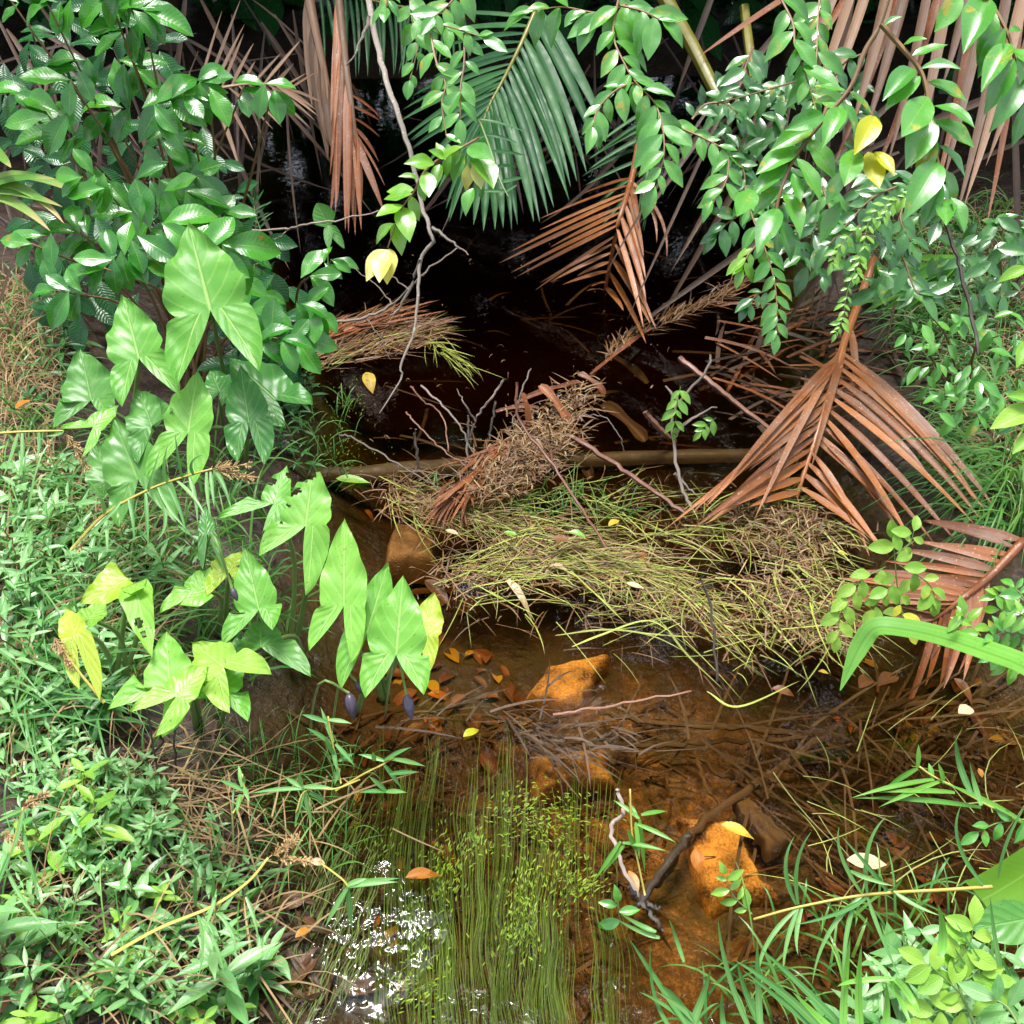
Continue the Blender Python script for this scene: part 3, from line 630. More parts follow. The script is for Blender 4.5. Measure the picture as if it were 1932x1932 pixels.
mb = MB(); mb.strap(px_path([D(c9(2040, 1060), 1.5), D(c9(1932, 1130), 1.52), D(c9(1820, 1200), 1.54), D(c9(1705, 1265), 1.56)], 14), .066, -FW + ZZ, .12, prof=lambda t: 1.0, cols=4)
tag(mb.build('torn_strap_leaf', M['lime_leaf']), 'broad bright green strap leaf with a torn square end at the right edge', 'strap leaf')

# ------------------------------------------------------------------ leafy branches hanging in from above
LAST = [None]
def stem_tube(root, pts, r0, r1, mat, n=None, name='stem'):
    n = n or max(6, 4 * len(pts)); path = px_path(pts, n); mb = MB()
    mb.tube(path, [r0 + (r1 - r0) * i / n for i in range(n + 1)], 5); LAST[0] = part(mb, name, mat, root); return path
def leaf_px(root, b, t, d, kind, mat, dt=-.03, tilt=.5, wscale=1.0, label=None):
    a, e = P(D(b, d)), P(D(t, d + dt)); return put_leaf(root, kind, mat, a, e - a, face(tilt), (e - a).length, label, wscale=wscale)
def explicit_branch(label, group, stem, d, leaves, mat, r=.004, kind='elliptic_leaf', yellow=(), smat='brown_stem', ws=1.0):
    root = thing('hanging_branch', label, 'branch', P(D(stem[0], d)), group)
    stem_tube(root, [D(p, d) for p in stem], r, r * .45, M[smat])
    for i, (b, t) in enumerate(leaves):
        m_ = 'yellow_leaf' if i in yellow else mat
        leaf_px(root, b, t, d + u01(-.02, .02), kind, m_, u01(-.06, .02), u01(.35, .6), ws * u01(.92, 1.08), 'yellow leaf' if i in yellow else None)
    return root
def gen_branch(label, pts, leafpx, n, mat, r=.003, kind='elliptic_leaf', spread=58, droop=.45, tmin=.0, cat='branch', name='hanging_branch', group='leafy branches hanging over the pool', smat='brown_stem', root=None, tilt=.38, depthj=.06, special=None, pair=False):
    own = root is None
    if own: root = thing(name, label, cat, P(pts[0]), group)
    path = stem_tube(root, pts, r, r * .4, M[smat], name='stem' if own else 'side_branch')
    base_root = root
    if not own: root = LAST[0]
    for i in range(n):
        t = tmin + (1 - tmin) * (i + .5) / n; p, tg = at_path(path, t)
        ix, iy = tg.dot(RT), -tg.dot(UP); L = math.hypot(ix, iy) or 1; ix /= L; iy /= L
        for sg in ((1, -1) if pair else ((1 if i % 2 else -1),)):
            a = math.radians(spread + u01(-14, 14)) * sg
            dx, dy = ix * math.cos(a) - iy * math.sin(a), ix * math.sin(a) + iy * math.cos(a)
            dy += droop * u01(.6, 1.3)
            dep = depth_of(p); ln = leafpx * 1.1 / FPX * dep * u01(.6, 1.2) * (.75 if t > .9 else 1)
            m_, lb = (mat, None)
            if special and i >= special[0]: m_, lb = special[1], special[2]
            put_leaf(root, kind, m_, p + Vector((u01(-.003, .003), 0, 0)), img_dir(dx, dy, u01(-.35, .12)), face(tilt, .26), ln, lb)
    p, tg = at_path(path, 1.0)
    put_leaf(root, kind, special[1] if special else mat, p, tg + img_dir(0, .2), face(tilt, .2), leafpx / FPX * depth_of(p), special[2] if special else None)
    return base_root
HB = 'leafy branches hanging over the pool'
S = lambda f, *ps: [f(*p) for p in ps]
explicit_branch('near branch curving down at the far right with two ranks of large glossy leaves', HB,
    S(c3, (1165, 130), (1270, 250), (1370, 370), (1412, 500), (1430, 700), (1478, 900), (1500, 1090)), 1.5,
    [(c3(*a), c3(*b)) for a, b in [((1180, 140), (1275, 70)), ((1280, 245), (1395, 175)), ((1330, 300), (1525, 225)), ((1375, 370), (1597, 330)), ((1415, 440), (1650, 520)), ((1440, 570), (1688, 600)), ((1455, 650), (1692, 772)), ((1475, 780), (1652, 942)), ((1490, 910), (1612, 1122)),
     ((1340, 370), (1195, 480)), ((1375, 410), (1200, 535)), ((1420, 520), (1290, 712)), ((1440, 620), (1315, 872)), ((1465, 740), (1350, 972)), ((1470, 870), (1343, 1082)), ((1490, 980), (1385, 1212)), ((1540, 1060), (1638, 1222)), ((1515, 1070), (1515, 1175))]], 'branch_leaf', .0045, ws=.92)
explicit_branch('bough slanting down left at upper right with large pale shining leaves', HB,
    S(c3, (1210, -40), (1150, 150), (1080, 270), (1000, 470), (850, 650), (700, 850), (620, 1050), (600, 1190)), 1.65,
    [(c3(*a), c3(*b)) for a, b in [((980, 490), (808, 450)), ((925, 545), (800, 520)), ((860, 615), (672, 680)), ((800, 690), (588, 772)), ((730, 790), (498, 905)), ((665, 880), (468, 1032)), ((638, 1000), (455, 1132)), ((480, 1020), (398, 1142)), ((615, 1120), (505, 1282)), ((610, 1180), (728, 1382)),
     ((995, 490), (1128, 602)), ((948, 540), (1082, 718)), ((778, 750), (926, 945)), ((712, 850), (862, 1058)), ((640, 1035), (772, 1192)), ((945, 1080), (835, 1302)), ((972, 910), (868, 1092)), ((950, 580), (880, 700)), ((1030, 800), (975, 980)), ((690, 930), (740, 1080)), ((1095, 815), (1158, 992)), ((1130, 815), (1245, 920)), ((1135, 625), (1060, 760))]], 'branch_leaf', .005, yellow=(20, 21, 22), ws=.92)
explicit_branch('branch in the upper right corner with long leaves hanging to the left', HB,
    S(c3, (1700, -60), (1790, 80), (1850, 200), (1885, 330), (1945, 520)), 1.55,
    [(c3(*a), c3(*b)) for a, b in [((1600, -40), (1462, 162)), ((1725, -10), (1632, 205)), ((1775, 60), (1702, 315)), ((1830, 150), (1683, 405)), ((1858, 235), (1715, 425)), ((1880, 315), (1730, 592)), ((1925, 410), (1812, 645)), ((1945, 545), (1882, 785)), ((1850, 170), (1945, 130)), ((1880, 260), (1960, 330)), ((1915, 300), (1950, 380))]], 'branch_leaf', .004, ws=.88)
gen_branch('branch above the pale bough at top right, crowded with mid sized leaves', [D(c3(840, -60), 2.2), D(c3(825, 120), 2.18), D(c3(818, 330), 2.15), D(c3(800, 560), 2.12)], 62, 15, 'branch_leaf', tmin=.05)
gen_branch('short branch left of the crowded one at top right with leaves drooping left', [D(c3(600, -60), 2.15), D(c3(690, 120), 2.12), D(c3(705, 240), 2.1), D(c3(770, 430), 2.1), D(c3(820, 600), 2.08)], 66, 10, 'branch_leaf')
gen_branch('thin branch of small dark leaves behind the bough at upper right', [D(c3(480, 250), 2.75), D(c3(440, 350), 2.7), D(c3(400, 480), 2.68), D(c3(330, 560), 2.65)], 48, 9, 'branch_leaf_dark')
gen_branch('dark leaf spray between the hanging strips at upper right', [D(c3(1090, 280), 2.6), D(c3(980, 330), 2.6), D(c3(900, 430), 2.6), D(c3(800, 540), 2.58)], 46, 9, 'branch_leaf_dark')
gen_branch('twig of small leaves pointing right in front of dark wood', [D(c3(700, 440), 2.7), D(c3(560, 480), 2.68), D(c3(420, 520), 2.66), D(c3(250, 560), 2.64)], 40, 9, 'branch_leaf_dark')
# B5 centre-right hanging branch
r5 = gen_branch('long branch hanging from the top centre right with leaves spotted yellow', [D(c2(1560, -60), 2.3), D(c2(1520, 180), 2.28), D(c2(1580, 340), 2.26), D(c2(1640, 440), 2.25), D(c2(1740, 550), 2.24), D(c2(1785, 680), 2.22), D(c2(1790, 850), 2.2), D(c2(1740, 990), 2.2)], 66, 26, 'branch_leaf')
gen_branch('', [D(c2(1600, 20), 2.3), D(c2(1450, 70), 2.3), D(c2(1250, 38), 2.32), D(c2(1080, 60), 2.33)], 64, 12, 'branch_leaf', root=r5, droop=.9)
gen_branch('', [D(c2(1650, 440), 2.26), D(c2(1540, 480), 2.24), D(c2(1440, 580), 2.22), D(c2(1410, 680), 2.2)], 56, 9, 'branch_leaf', root=r5, droop=.6)
gen_branch('', [D(c2(1560, 30), 2.28), D(c2(1680, 60), 2.26), D(c2(1780, 110), 2.25)], 64, 7, 'branch_leaf', root=r5, droop=.5)
r6 = gen_branch('branch of small leaves reaching from the spotted branch toward right bank', [D(c3(20, 660), 2.55), D(c3(120, 700), 2.53), D(c3(250, 760), 2.5), D(c3(340, 830), 2.5), D(c3(330, 980), 2.48), D(c3(260, 1080), 2.46)], 44, 18, 'branch_leaf')
gen_branch('', [D(c3(150, 640), 2.6), D(c3(220, 560), 2.6), D(c3(340, 560), 2.6), D(c3(400, 640), 2.6)], 40, 9, 'branch_leaf_dark', root=r6)
gen_branch('', [D(c3(340, 830), 2.5), D(c3(420, 900), 2.5), D(c3(440, 1010), 2.5)], 42, 7, 'branch_leaf_dark', root=r6)
r7 = gen_branch('lowest branch of the right side trailing down to the water with mixed green leaves', [D(c3(430, 980), 2.5), D(c3(470, 1150), 2.48), D(c3(540, 1330), 2.46), D(c3(590, 1500), 2.45), D(c3(605, 1640), 2.44), D(c3(600, 1790), 2.43)], 42, 20, 'branch_leaf', droop=.4)
gen_branch('', [D(c3(430, 1140), 2.5), D(c3(350, 1190), 2.5), D(c3(280, 1260), 2.5)], 44, 6, 'branch_leaf_dark', root=r7, droop=.6)
gen_branch('', [D(c3(520, 1290), 2.48), D(c3(450, 1370), 2.46), D(c3(420, 1440), 2.46)], 40, 6, 'lime_leaf', root=r7, droop=.5)
gen_branch('', [D(c3(560, 1560), 2.46), D(c3(500, 1580), 2.46), D(c3(450, 1640), 2.46)], 36, 5, 'branch_leaf_dark', root=r7, droop=.6)
# dense small leaf bush right of centre
r8 = gen_branch('leafy sprig of mid green leaves under the pale bough above the brown frond', [D(c3(1250, 1000), 2.35), D(c3(1120, 1060), 2.33), D(c3(1020, 1160), 2.32), D(c3(880, 1320), 2.3)], 52, 12, 'branch_leaf_dark', droop=.4)
gen_branch('', [D(c3(1300, 1050), 2.35), D(c3(1270, 1180), 2.33), D(c3(1330, 1300), 2.32)], 44, 7, 'branch_leaf_dark', root=r8)
gen_branch('', [D(c3(1240, 1300), 2.35), D(c3(1290, 1400), 2.34), D(c3(1350, 1560), 2.33), D(c3(1420, 1590), 2.33)], 48, 9, 'branch_leaf_dark', root=r8, kind='lance_leaf')
gen_branch('', [D(c3(850, 1000), 2.35), D(c3(900, 1150), 2.33), D(c3(940, 1250), 2.32)], 50, 9, 'branch_leaf', root=r8)
r9 = gen_branch('thin vine with tiny lime green leaves dangling onto the brown frond', [D(c3(1250, 1060), 2.2), D(c3(1110, 1170), 2.2), D(c3(1060, 1360), 2.2), D(c3(985, 1560), 2.2), D(c3(960, 1700), 2.2), D(c3(920, 1790), 2.2)], 19, 18, 'lime_leaf', r=.0012, pair=True, droop=.2, cat='vine', name='vine', smat='green_stem')
gen_branch('', [D(c3(1060, 1360), 2.2), D(c3(1040, 1480), 2.2)], 18, 4, 'lime_leaf', r=.001, pair=True, root=r9)
gen_branch('', [D(c3(1060, 1200), 2.2), D(c3(940, 1330), 2.2), D(c3(900, 1420), 2.2)], 22, 6, 'lime_leaf', r=.001, pair=True, root=r9)
gen_branch('', [D(c3(1360, 1050), 2.2), D(c3(1240, 1080), 2.2), D(c3(1160, 1180), 2.2)], 22, 6, 'lime_leaf', r=.001, pair=True, root=r9)
# centre-left hanging group
gen_branch('slim twig of rounded leaves hanging left of the top centre sprays', [D(c2(425, -40), 2.4), D(c2(440, 100), 2.4), D(c2(468, 250), 2.38), D(c2(430, 430), 2.36)], 38, 9, 'branch_leaf', kind='round_leaf')
r10 = gen_branch('top centre spray reaching right with pale glossy leaves', [D(c2(480, 60), 2.35), D(c2(530, 118), 2.33), D(c2(660, 150), 2.3), D(c2(820, 200), 2.28)], 58, 9, 'branch_leaf', droop=.7)
gen_branch('', [D(c2(720, -80), 2.35), D(c2(640, 20), 2.33), D(c2(560, 90), 2.3)], 52, 7, 'branch_leaf', root=r10)
gen_branch('', [D(c2(300, -60), 2.35), D(c2(310, -10), 2.33), D(c2(300, 40), 2.3)], 46, 4, 'branch_leaf', root=r10)
r11 = gen_branch('stem hanging below the top centre spray with opposite leaves', [D(c2(540, 180), 2.3), D(c2(570, 330), 2.28), D(c2(620, 450), 2.27), D(c2(600, 560), 2.26), D(c2(632, 770), 2.25)], 48, 9, 'branch_leaf', droop=.3)
gen_branch('', [D(c2(720, 180), 2.3), D(c2(720, 340), 2.28), D(c2(700, 480), 2.26), D(c2(700, 640), 2.25)], 54, 8, 'branch_leaf', root=r11, droop=.4)
explicit_branch('lime green drooping branch over the pool ending in yellow leaves painted sunlit pale', HB,
    S(c2, (800, 740), (690, 800), (590, 850), (500, 930), (450, 1030), (390, 1110), (350, 1210), (310, 1330)), 2.2,
    [(c2(*a), c2(*b)) for a, b in [((740, 790), (860, 835)), ((720, 820), (645, 975)), ((735, 830), (825, 960)), ((790, 830), (885, 985)), ((620, 860), (570, 760)), ((600, 860), (680, 760)), ((560, 880), (425, 840)), ((530, 910), (430, 860)), ((590, 880), (560, 990)), ((520, 920), (530, 1050)), ((470, 960), (370, 930)), ((480, 970), (510, 1080)), ((450, 1020), (300, 1020)), ((440, 1040), (285, 1060)), ((430, 1050), (475, 1180)), ((390, 1100), (248, 1150)), ((385, 1110), (425, 1250)), ((345, 1200), (218, 1285)), ((355, 1190), (385, 1340)), ((700, 800), (640, 900)), ((650, 830), (600, 950)), ((620, 850), (540, 800)), ((800, 980), (815, 1070)), ((770, 1010), (705, 1130)), ((760, 870), (720, 1020)), ((780, 880), (812, 985)), ((310, 1340), (190, 1480)), ((305, 1340), (255, 1490)), ((320, 1335), (300, 1505))]], 'lime_leaf', .0032, ws=1.1)
def leaf_bush(label, basepx, poly, n, d0, d1, lpx, mat, kind='elliptic_leaf', stems=6, group='leafy bushes on the right bank'):
    base = GR(*basepx); root = thing('leafy_bush', label, 'bush', base, group)
    for k in range(stems):
        px, py = in_region(poly); e = P((px, py, u01(d0, d1))); mb = MB()
        mb.tube(spline([base + Vector((u01(-.05, .05), 0, -.02)), base.lerp(e, .5) + Vector((u01(-.05, .05), .04, .05)), e], 8), [.004 - .0025 * j / 8 for j in range(9)], 5); part(mb, 'stem', M['brown_stem'], root)
    mb = MB()
    for k in range(n):
        px, py = in_region(poly); d = u01(d0, d1); a = u01(.2, 3.0); L = lpx / FPX * d * u01(.55, 1.2)
        mb.leaf(orient(P((px, py, d)), img_dir(math.cos(a), math.sin(a), u01(-.5, .3)), face(.45, .4), L), wr=SPEC[kind]['wr'], peak=SPEC[kind]['peak'], arch=u01(.05, .35), fold=.16, n=7, cols=4, wave=.08, ph=u01(0, 6))
    o = part(mb, 'foliage', M[mat], root); o['kind'] = 'stuff'
leaf_bush('dark leafy bush under the pale bough, right of the big brown frond top', (1650, 560), [(1400, 300), (1800, 330), (1860, 520), (1720, 560), (1560, 540), (1430, 440)], 190, 2.5, 2.85, 52, 'branch_leaf_dark')
leaf_bush('shaded bush of small leaves beside the olive stalk at the top right', (1480, 420), [(1330, 130), (1640, 120), (1660, 300), (1420, 330), (1340, 280)], 120, 2.75, 3.1, 48, 'branch_leaf_dark')
leaf_bush('low bush of small leaves at the right edge of the bank', (1890, 560), [(1800, 420), (1932, 400), (1932, 560), (1820, 570)], 60, 2.4, 2.6, 50, 'branch_leaf_dark')
leaf_bush('sprawling low bush of small leaves on the right bank slope below the fan leaf', (1800, 760), [(1690, 600), (1932, 580), (1932, 800), (1780, 800)], 90, 2.25, 2.45, 42, 'branch_leaf')
# recolour the tip leaves of that branch, sun glare put into their colour
_br = [o for o in C.objects if o.get('label', '').startswith('lime green drooping branch')][0]
_lv = [o for o in _br.children if o.name.startswith('leaf')]
for o in _lv[-5:]:
    o.data = lib('elliptic_leaf', 'sunlit_yellow_leaf', SPEC['elliptic_leaf'])[rnd.randrange(5)]; o['label'] = 'pale yellow new leaf'
for o in _lv[0:3] + _lv[22:24]: o.data = lib('elliptic_leaf', 'branch_leaf', SPEC['elliptic_leaf'])[rnd.randrange(5)]

# ------------------------------------------------------------------ glossy shrub on the left
def whorl(root, cx, cy, d, n, lpx, mat='shrub_leaf', tilt=.45, kind='obovate_leaf'):
    th = u01(-.5, .9) if cx > 250 else u01(2.0, 3.6)          # twig heading in the picture
    for k in range(n):
        back = (k // 2) * lpx * u01(.22, .4); sd = 1 if k % 2 else -1
        a = th + (sd * u01(.5, 1.35) if k else u01(-.25, .25)) + u01(-.2, .2)
        p = P((cx - math.cos(th) * back, cy - math.sin(th) * back, d + u01(-.03, .06)))
        ln = lpx * 1.28 / FPX * d * u01(.65, 1.12)
        put_leaf(root, kind, mat, p, img_dir(math.cos(a), math.sin(a) + .3, u01(-.35, .15)), face(.36, .28), ln)
def shrub(label, base, whorls, seed, group, fill=None, fill_n=0, smat='brown_stem'):
    root = thing('glossy_shrub', label, 'shrub', base, group)
    n = 0
    for i, (cx, cy, d, k, lpx) in enumerate(whorls):
        p = P((cx, cy, d)); m_ = base.lerp(p, .5) + Vector((u01(-.05, .05), .08, .06))
        mb = MB(); path = spline([base + Vector((u01(-.04, .04), u01(-.03, .03), -.03)), m_, p], 10); mb.tube(path, [.006 - .004 * j / 10 for j in range(11)], 5); part(mb, 'stem', M[smat], root)
        if n + k <= 98:
            whorl(root, cx, cy, d, k, lpx); n += k
        q, tg = at_path(path, .82)
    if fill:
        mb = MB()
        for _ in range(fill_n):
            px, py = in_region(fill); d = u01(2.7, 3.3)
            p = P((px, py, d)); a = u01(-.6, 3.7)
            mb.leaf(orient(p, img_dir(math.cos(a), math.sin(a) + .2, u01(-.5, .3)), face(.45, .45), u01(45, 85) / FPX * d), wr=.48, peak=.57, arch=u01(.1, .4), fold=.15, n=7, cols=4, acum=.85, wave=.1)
        o = part(mb, 'foliage', M['shrub_leaf_shaded'], root, 'inner leaves too many to count'); o['kind'] = 'stuff'
    return root
bs = GR(330, 640)
shrub('tall glossy leaved shrub filling the upper left, with orange veined leaf whorls', Vector((-1.0, 2.75, .12)),
      [(346, 179, 2.35, 8, 76), (134, 151, 2.4, 6, 66), (91, 218, 2.42, 5, 64), (123, 250, 2.45, 5, 66), (155, 334, 2.4, 5, 62), (197, 355, 2.42, 4, 56), (327, 260, 2.5, 7, 66), (255, 130, 2.5, 6, 62), (230, 60, 2.4, 6, 66), (91, 10, 2.3, 6, 66), (205, -12, 2.3, 6, 70), (270, 20, 2.35, 5, 70), (20, 0, 2.3, 4, 60), (395, 165, 2.38, 5, 66), (460, 163, 2.36, 3, 58), (515, 168, 2.36, 4, 62), (210, 210, 2.55, 5, 60), (50, 180, 2.5, 4, 56)], 1, 'glossy shrubs on the left bank',
      [(0, 0), (290, 0), (330, 110), (400, 200), (430, 340), (360, 420), (240, 430), (60, 360), (0, 260)], 130)
shrub('lower glossy shrub behind the tall arrowhead leaves with cupped dark leaves', Vector((-.95, 2.55, .1)),
      [(306, 422, 2.35, 6, 76), (418, 461, 2.3, 6, 84), (350, 360, 2.45, 6, 64), (300, 340, 2.45, 5, 60), (197, 506, 2.35, 7, 66), (109, 548, 2.3, 6, 62), (260, 470, 2.4, 5, 70), (60, 460, 2.4, 6, 62), (370, 330, 2.5, 5, 70), (420, 400, 2.5, 5, 60), (480, 590, 2.45, 6, 62), (530, 640, 2.4, 6, 60), (250, 400, 2.5, 5, 60), (440, 520, 2.5, 5, 56), (150, 440, 2.5, 5, 56)], 2, 'glossy shrubs on the left bank',
      [(30, 400), (240, 380), (420, 330), (500, 420), (480, 560), (440, 640), (250, 600), (60, 600)], 90)
shrub('small glossy sapling leaning over the dark water right of tallest arrowhead leaf', GR(560, 690),
      [(598, 585, 2.5, 6, 58), (585, 520, 2.52, 3, 52), (560, 640, 2.48, 5, 56), (625, 490, 2.7, 4, 44)], 3, 'glossy shrubs on the left bank')
shrub('low dark leaves crowding the water edge under the glossy sapling', GR(520, 600),
      [(480, 500, 2.75, 4, 46), (500, 560, 2.75, 3, 42)], 4, 'glossy shrubs on the left bank',
      [(430, 420), (500, 440), (560, 600), (560, 700), (500, 760), (440, 700)], 80)
frond('grassy_sprout', 'narrow arrowhead leaf standing alone in the dark pool shallows', 'arrowhead leaf',
      [D(c1(1760, 1420), 3.0), D(c1(1760, 1300), 3.0), D(c1(1765, 1210), 3.0)],
      [(1, 1, 1, [D(c1(1725, 1060), 3.0), D(c1(1725, 1060), 3.0)], (.02, 0), .06, 0), (1, 1, 1, [D(c1(1735, 1340), 2.97)] * 2, (-.02, 0), .03, 0), (1, 1, 1, [D(c1(1830, 1330), 2.97)] * 2, (.02, 0), .03, 0)],
      M['arum_leaf_dark'], M['green_stem'], .002, .002)

# ------------------------------------------------------------------ arrowhead plants
WP = ([0, .08, .2, .4, .62, .82, .93, 1], [.86, .96, 1, .88, .63, .31, .11, .0])
def arrow_leaf(root, base, tip, lobes, d, hw, mat, dt=.04, dl=-.03, tilt=.45, curl=.0, bites=(), label=None, lobe_w=1.0, wav=.11, tip_cut=1.0):
    b = P(D(base, d)); T = P(D(tip, d + dt)); LB = [P(D(l, d + dl)) for l in lobes]
    s = hw / FPX * d; A = T - b; L = A.length; An = A.normalized()
    N = (-FW * (1 - tilt) + ZZ * tilt); N = (N - An * N.dot(An)).normalized(); S_ = An.cross(N)
    mb = MB(); nr, ncol = 22, 14; ph = u01(0, 6); rows, uvs = [], []; z0 = {}
    for i in range(nr + 1):
        t = i / nr * tip_cut; wv = np.interp(t, *WP) * s * (1 + .04 * math.sin(t * 17 + ph)); r_, q = [], []
        for j in range(ncol + 1):
            u = 2 * j / ncol - 1
            z = abs(u) ** 1.5 * wv * .16 - curl * L * t * t + wav * s * (math.sin(t * 9 + ph + u) + .6 * math.sin(t * 21 + ph * 2 + u)) * abs(u) ** 2 - abs(u) * (1 - abs(u)) * .06 * s
            if i == 0: z0[j] = z
            r_.append(b + A * t + S_ * (u * wv) + N * z); q.append((j / ncol, t))
        rows.append(r_); uvs.append(q)
    def sk(i, j):
        t = (i + .5) / nr; u = 2 * (j + .5) / ncol - 1
        return any((t - bt) ** 2 * 2.2 + ((u - bu) * np.interp(t, *WP) * .38) ** 2 < br * br for bt, bu, br in bites)
    mb.grid(rows, uvs, 0, sk if bites else None)
    for sg, Lb in ((-1, LB[0]), (1, LB[1])):
        ax = Lb - b; axn = ax.normalized(); pr = axn.cross(N) * -1
        if pr.dot(S_ * sg) < 0: pr = -pr
        n2 = 14; m2 = 7; rows, uvs = [], []
        for i in range(n2 + 1):
            t = i / n2; k = min(1, t / .45); dirv = (S_ * sg).lerp(pr, k).normalized()
            outw = np.interp(t, [0, .2, .45, .7, .88, 1], [.86, .86, .76, .55, .3, 0]) * s * lobe_w
            if t == 0: outw = .86 * s * (1 + .04 * math.sin(ph))
            inw = -math.sin(math.pi * t ** .8) * .08 * s * lobe_w
            r_, q = [], []
            for j in range(m2 + 1):
                c = j / m2; off = inw + (outw - inw) * c
                uu = (c - .35) / .65
                z = abs(uu) ** 1.5 * .07 * s + wav * s * math.sin(t * 8 + ph + c * 3) * c * .8 - curl * L * .4 * t * t
                zb = z0[7 + sg * j]; kz = min(1, t / .5); kz = kz * kz * (3 - 2 * kz); z = zb * (1 - kz) + z * kz
                r_.append(b + ax * t + dirv * off + N * z); q.append((.5 + .5 * (c - .3) / .7 * (1 if c > .3 else 1.6), .1 + t * .8))
            rows.append(r_); uvs.append(q)
        mb.grid(rows, uvs)
    o = part(mb, 'leaf', M[mat], root, label)
    bm_ = bmesh.new(); bm_.from_mesh(o.data); bmesh.ops.remove_doubles(bm_, verts=bm_.verts, dist=1e-5); bmesh.ops.recalc_face_normals(bm_, faces=bm_.faces); bm_.to_mesh(o.data); bm_.free()
    return b, o
def arrow_plant(label, rootpx, leaves, group='arrowhead leaved plants on the left bank'):
    g = GR(*rootpx); r = thing('arrowhead_plant', label, 'arrowhead plant', g, group)
    for kw in leaves:
        b, lf = arrow_leaf(r, **kw)
        e = g + Vector((u01(-.04, .04), u01(-.03, .03), -.02)); m_ = b.lerp(e, .45) + Vector((u01(-.02, .02), .05, .0))
        mb = MB(); path = spline([b + FW * .004, m_, e], 10); mb.tube(path, [.0035 + .003 * j / 10 for j in range(11)], 6); mb.build('petiole', M['green_stem'], lf)
    return r
def AL(base, tip, l1, l2, d, hw, mat='arum_leaf', **kw): return dict(base=base, tip=tip, lobes=(l1, l2), d=d, hw=hw, mat=mat, **kw)
arrow_plant('tallest arrowhead plant, one huge upright leaf standing above all others', (420, 830), [
    AL((397, 585), (355, 420), (335, 728), (490, 702), 1.95, 78, tilt=.4, lobe_w=1.0),
    AL(c4(1010, 550), c4(1062, 215), c4(790, 800), c4(1020, 862), 1.95, 48, tilt=.5),
    AL(c4(1180, 330), c4(1130, 215), c4(1110, 400), c4(1190, 410), 2.15, 32, 'arum_leaf_dark')])
arrow_plant('left arrowhead plant with a broad pale leaf left of the tallest one', (250, 900), [
    AL(c4(745, 150), (232, 558), c4(655, 415), c4(960, 350), 2.0, 52, tilt=.45),
    AL(c4(490, 375), c4(430, 100), c4(285, 530), c4(580, 480), 2.05, 50, 'arum_leaf_dark', tilt=.55),
    AL(c4(815, 515), c4(745, 320), c4(740, 720), c4(930, 430), 1.98, 44, 'arum_leaf_dark'),
    AL(c4(740, 800), c4(605, 465), c4(640, 1060), c4(950, 1040), 1.95, 55, 'arum_leaf_dark', tilt=.4),
    AL(c4(590, 800), c4(500, 600), c4(560, 900), c4(620, 930), 2.05, 40, 'arum_leaf_dark'),
    AL(c4(500, 520), c4(640, 400), c4(320, 530), c4(440, 690), 1.97, 22, 'arum_leaf')])
arrow_plant('arrowhead plant at the water edge with two drooping dark leaves', (450, 900), [
    AL(c4(1335, 490), c4(1290, 190), c4(1275, 712), c4(1420, 732), 2.0, 40, 'arum_leaf_dark', lobe_w=1.2),
    AL(c4(1475, 370), c4(1225, 140), c4(1535, 530), c4(1682, 402), 2.05, 52, 'arum_leaf_dark', lobe_w=1.0, tilt=.6)])
arrow_plant('chewed arrowhead plant, its long leaf bitten along one side above the water', (560, 1230), [
    AL(c4(1640, 1050), c4(1685, 700), c4(1390, 1215), c4(1640, 1425), 1.85, 48, 'arum_leaf', bites=((.55, -.95, .13), (.82, -.8, .13), (.97, .6, .09), (.3, -1, .09)), label='bitten leaf with an orange spot', lobe_w=1.15, tip_cut=.9),
    AL(c4(1470, 930), c4(1540, 725), c4(1165, 1015), c4(1410, 1085), 1.9, 28, 'arum_leaf', bites=((.5, -.9, .15), (.75, .9, .1)), tilt=.5, lobe_w=1.3),
    AL(c4(1390, 1500), c4(1310, 1160), c4(1195, 1695), c4(1462, 1612), 1.8, 40, 'arum_leaf', curl=.02, lobe_w=1.2),
    AL(c4(1400, 1700), c4(1390, 1555), c4(1270, 1760), c4(1670, 1865), 1.82, 42, 'arum_leaf_dark', lobe_w=1.3)])
arrow_plant('right arrowhead plant with smooth upright leaves standing in the water', (700, 1330), [
    AL(c4(1845, 1480), c4(1848, 1010), c4(1660, 1722), c4(1885, 1790), 1.72, 46, 'arum_leaf', tilt=.4),
    AL(c5(200, 1620), c5(312, 1250), c5(60, 1932), c5(230, 1700), 1.74, 44, 'arum_leaf', tilt=.4, lobe_w=1.1),
    AL(c5(355, 1740), c5(392, 1315), c5(190, 1975), c5(505, 1960), 1.62, 56, 'arum_leaf', tilt=.35, lobe_w=1.1),
    AL(c5(500, 1630), c5(565, 1408), c5(470, 1760), c5(510, 1860), 1.8, 34, 'arum_leaf_yellow', label='yellowing leaf')])
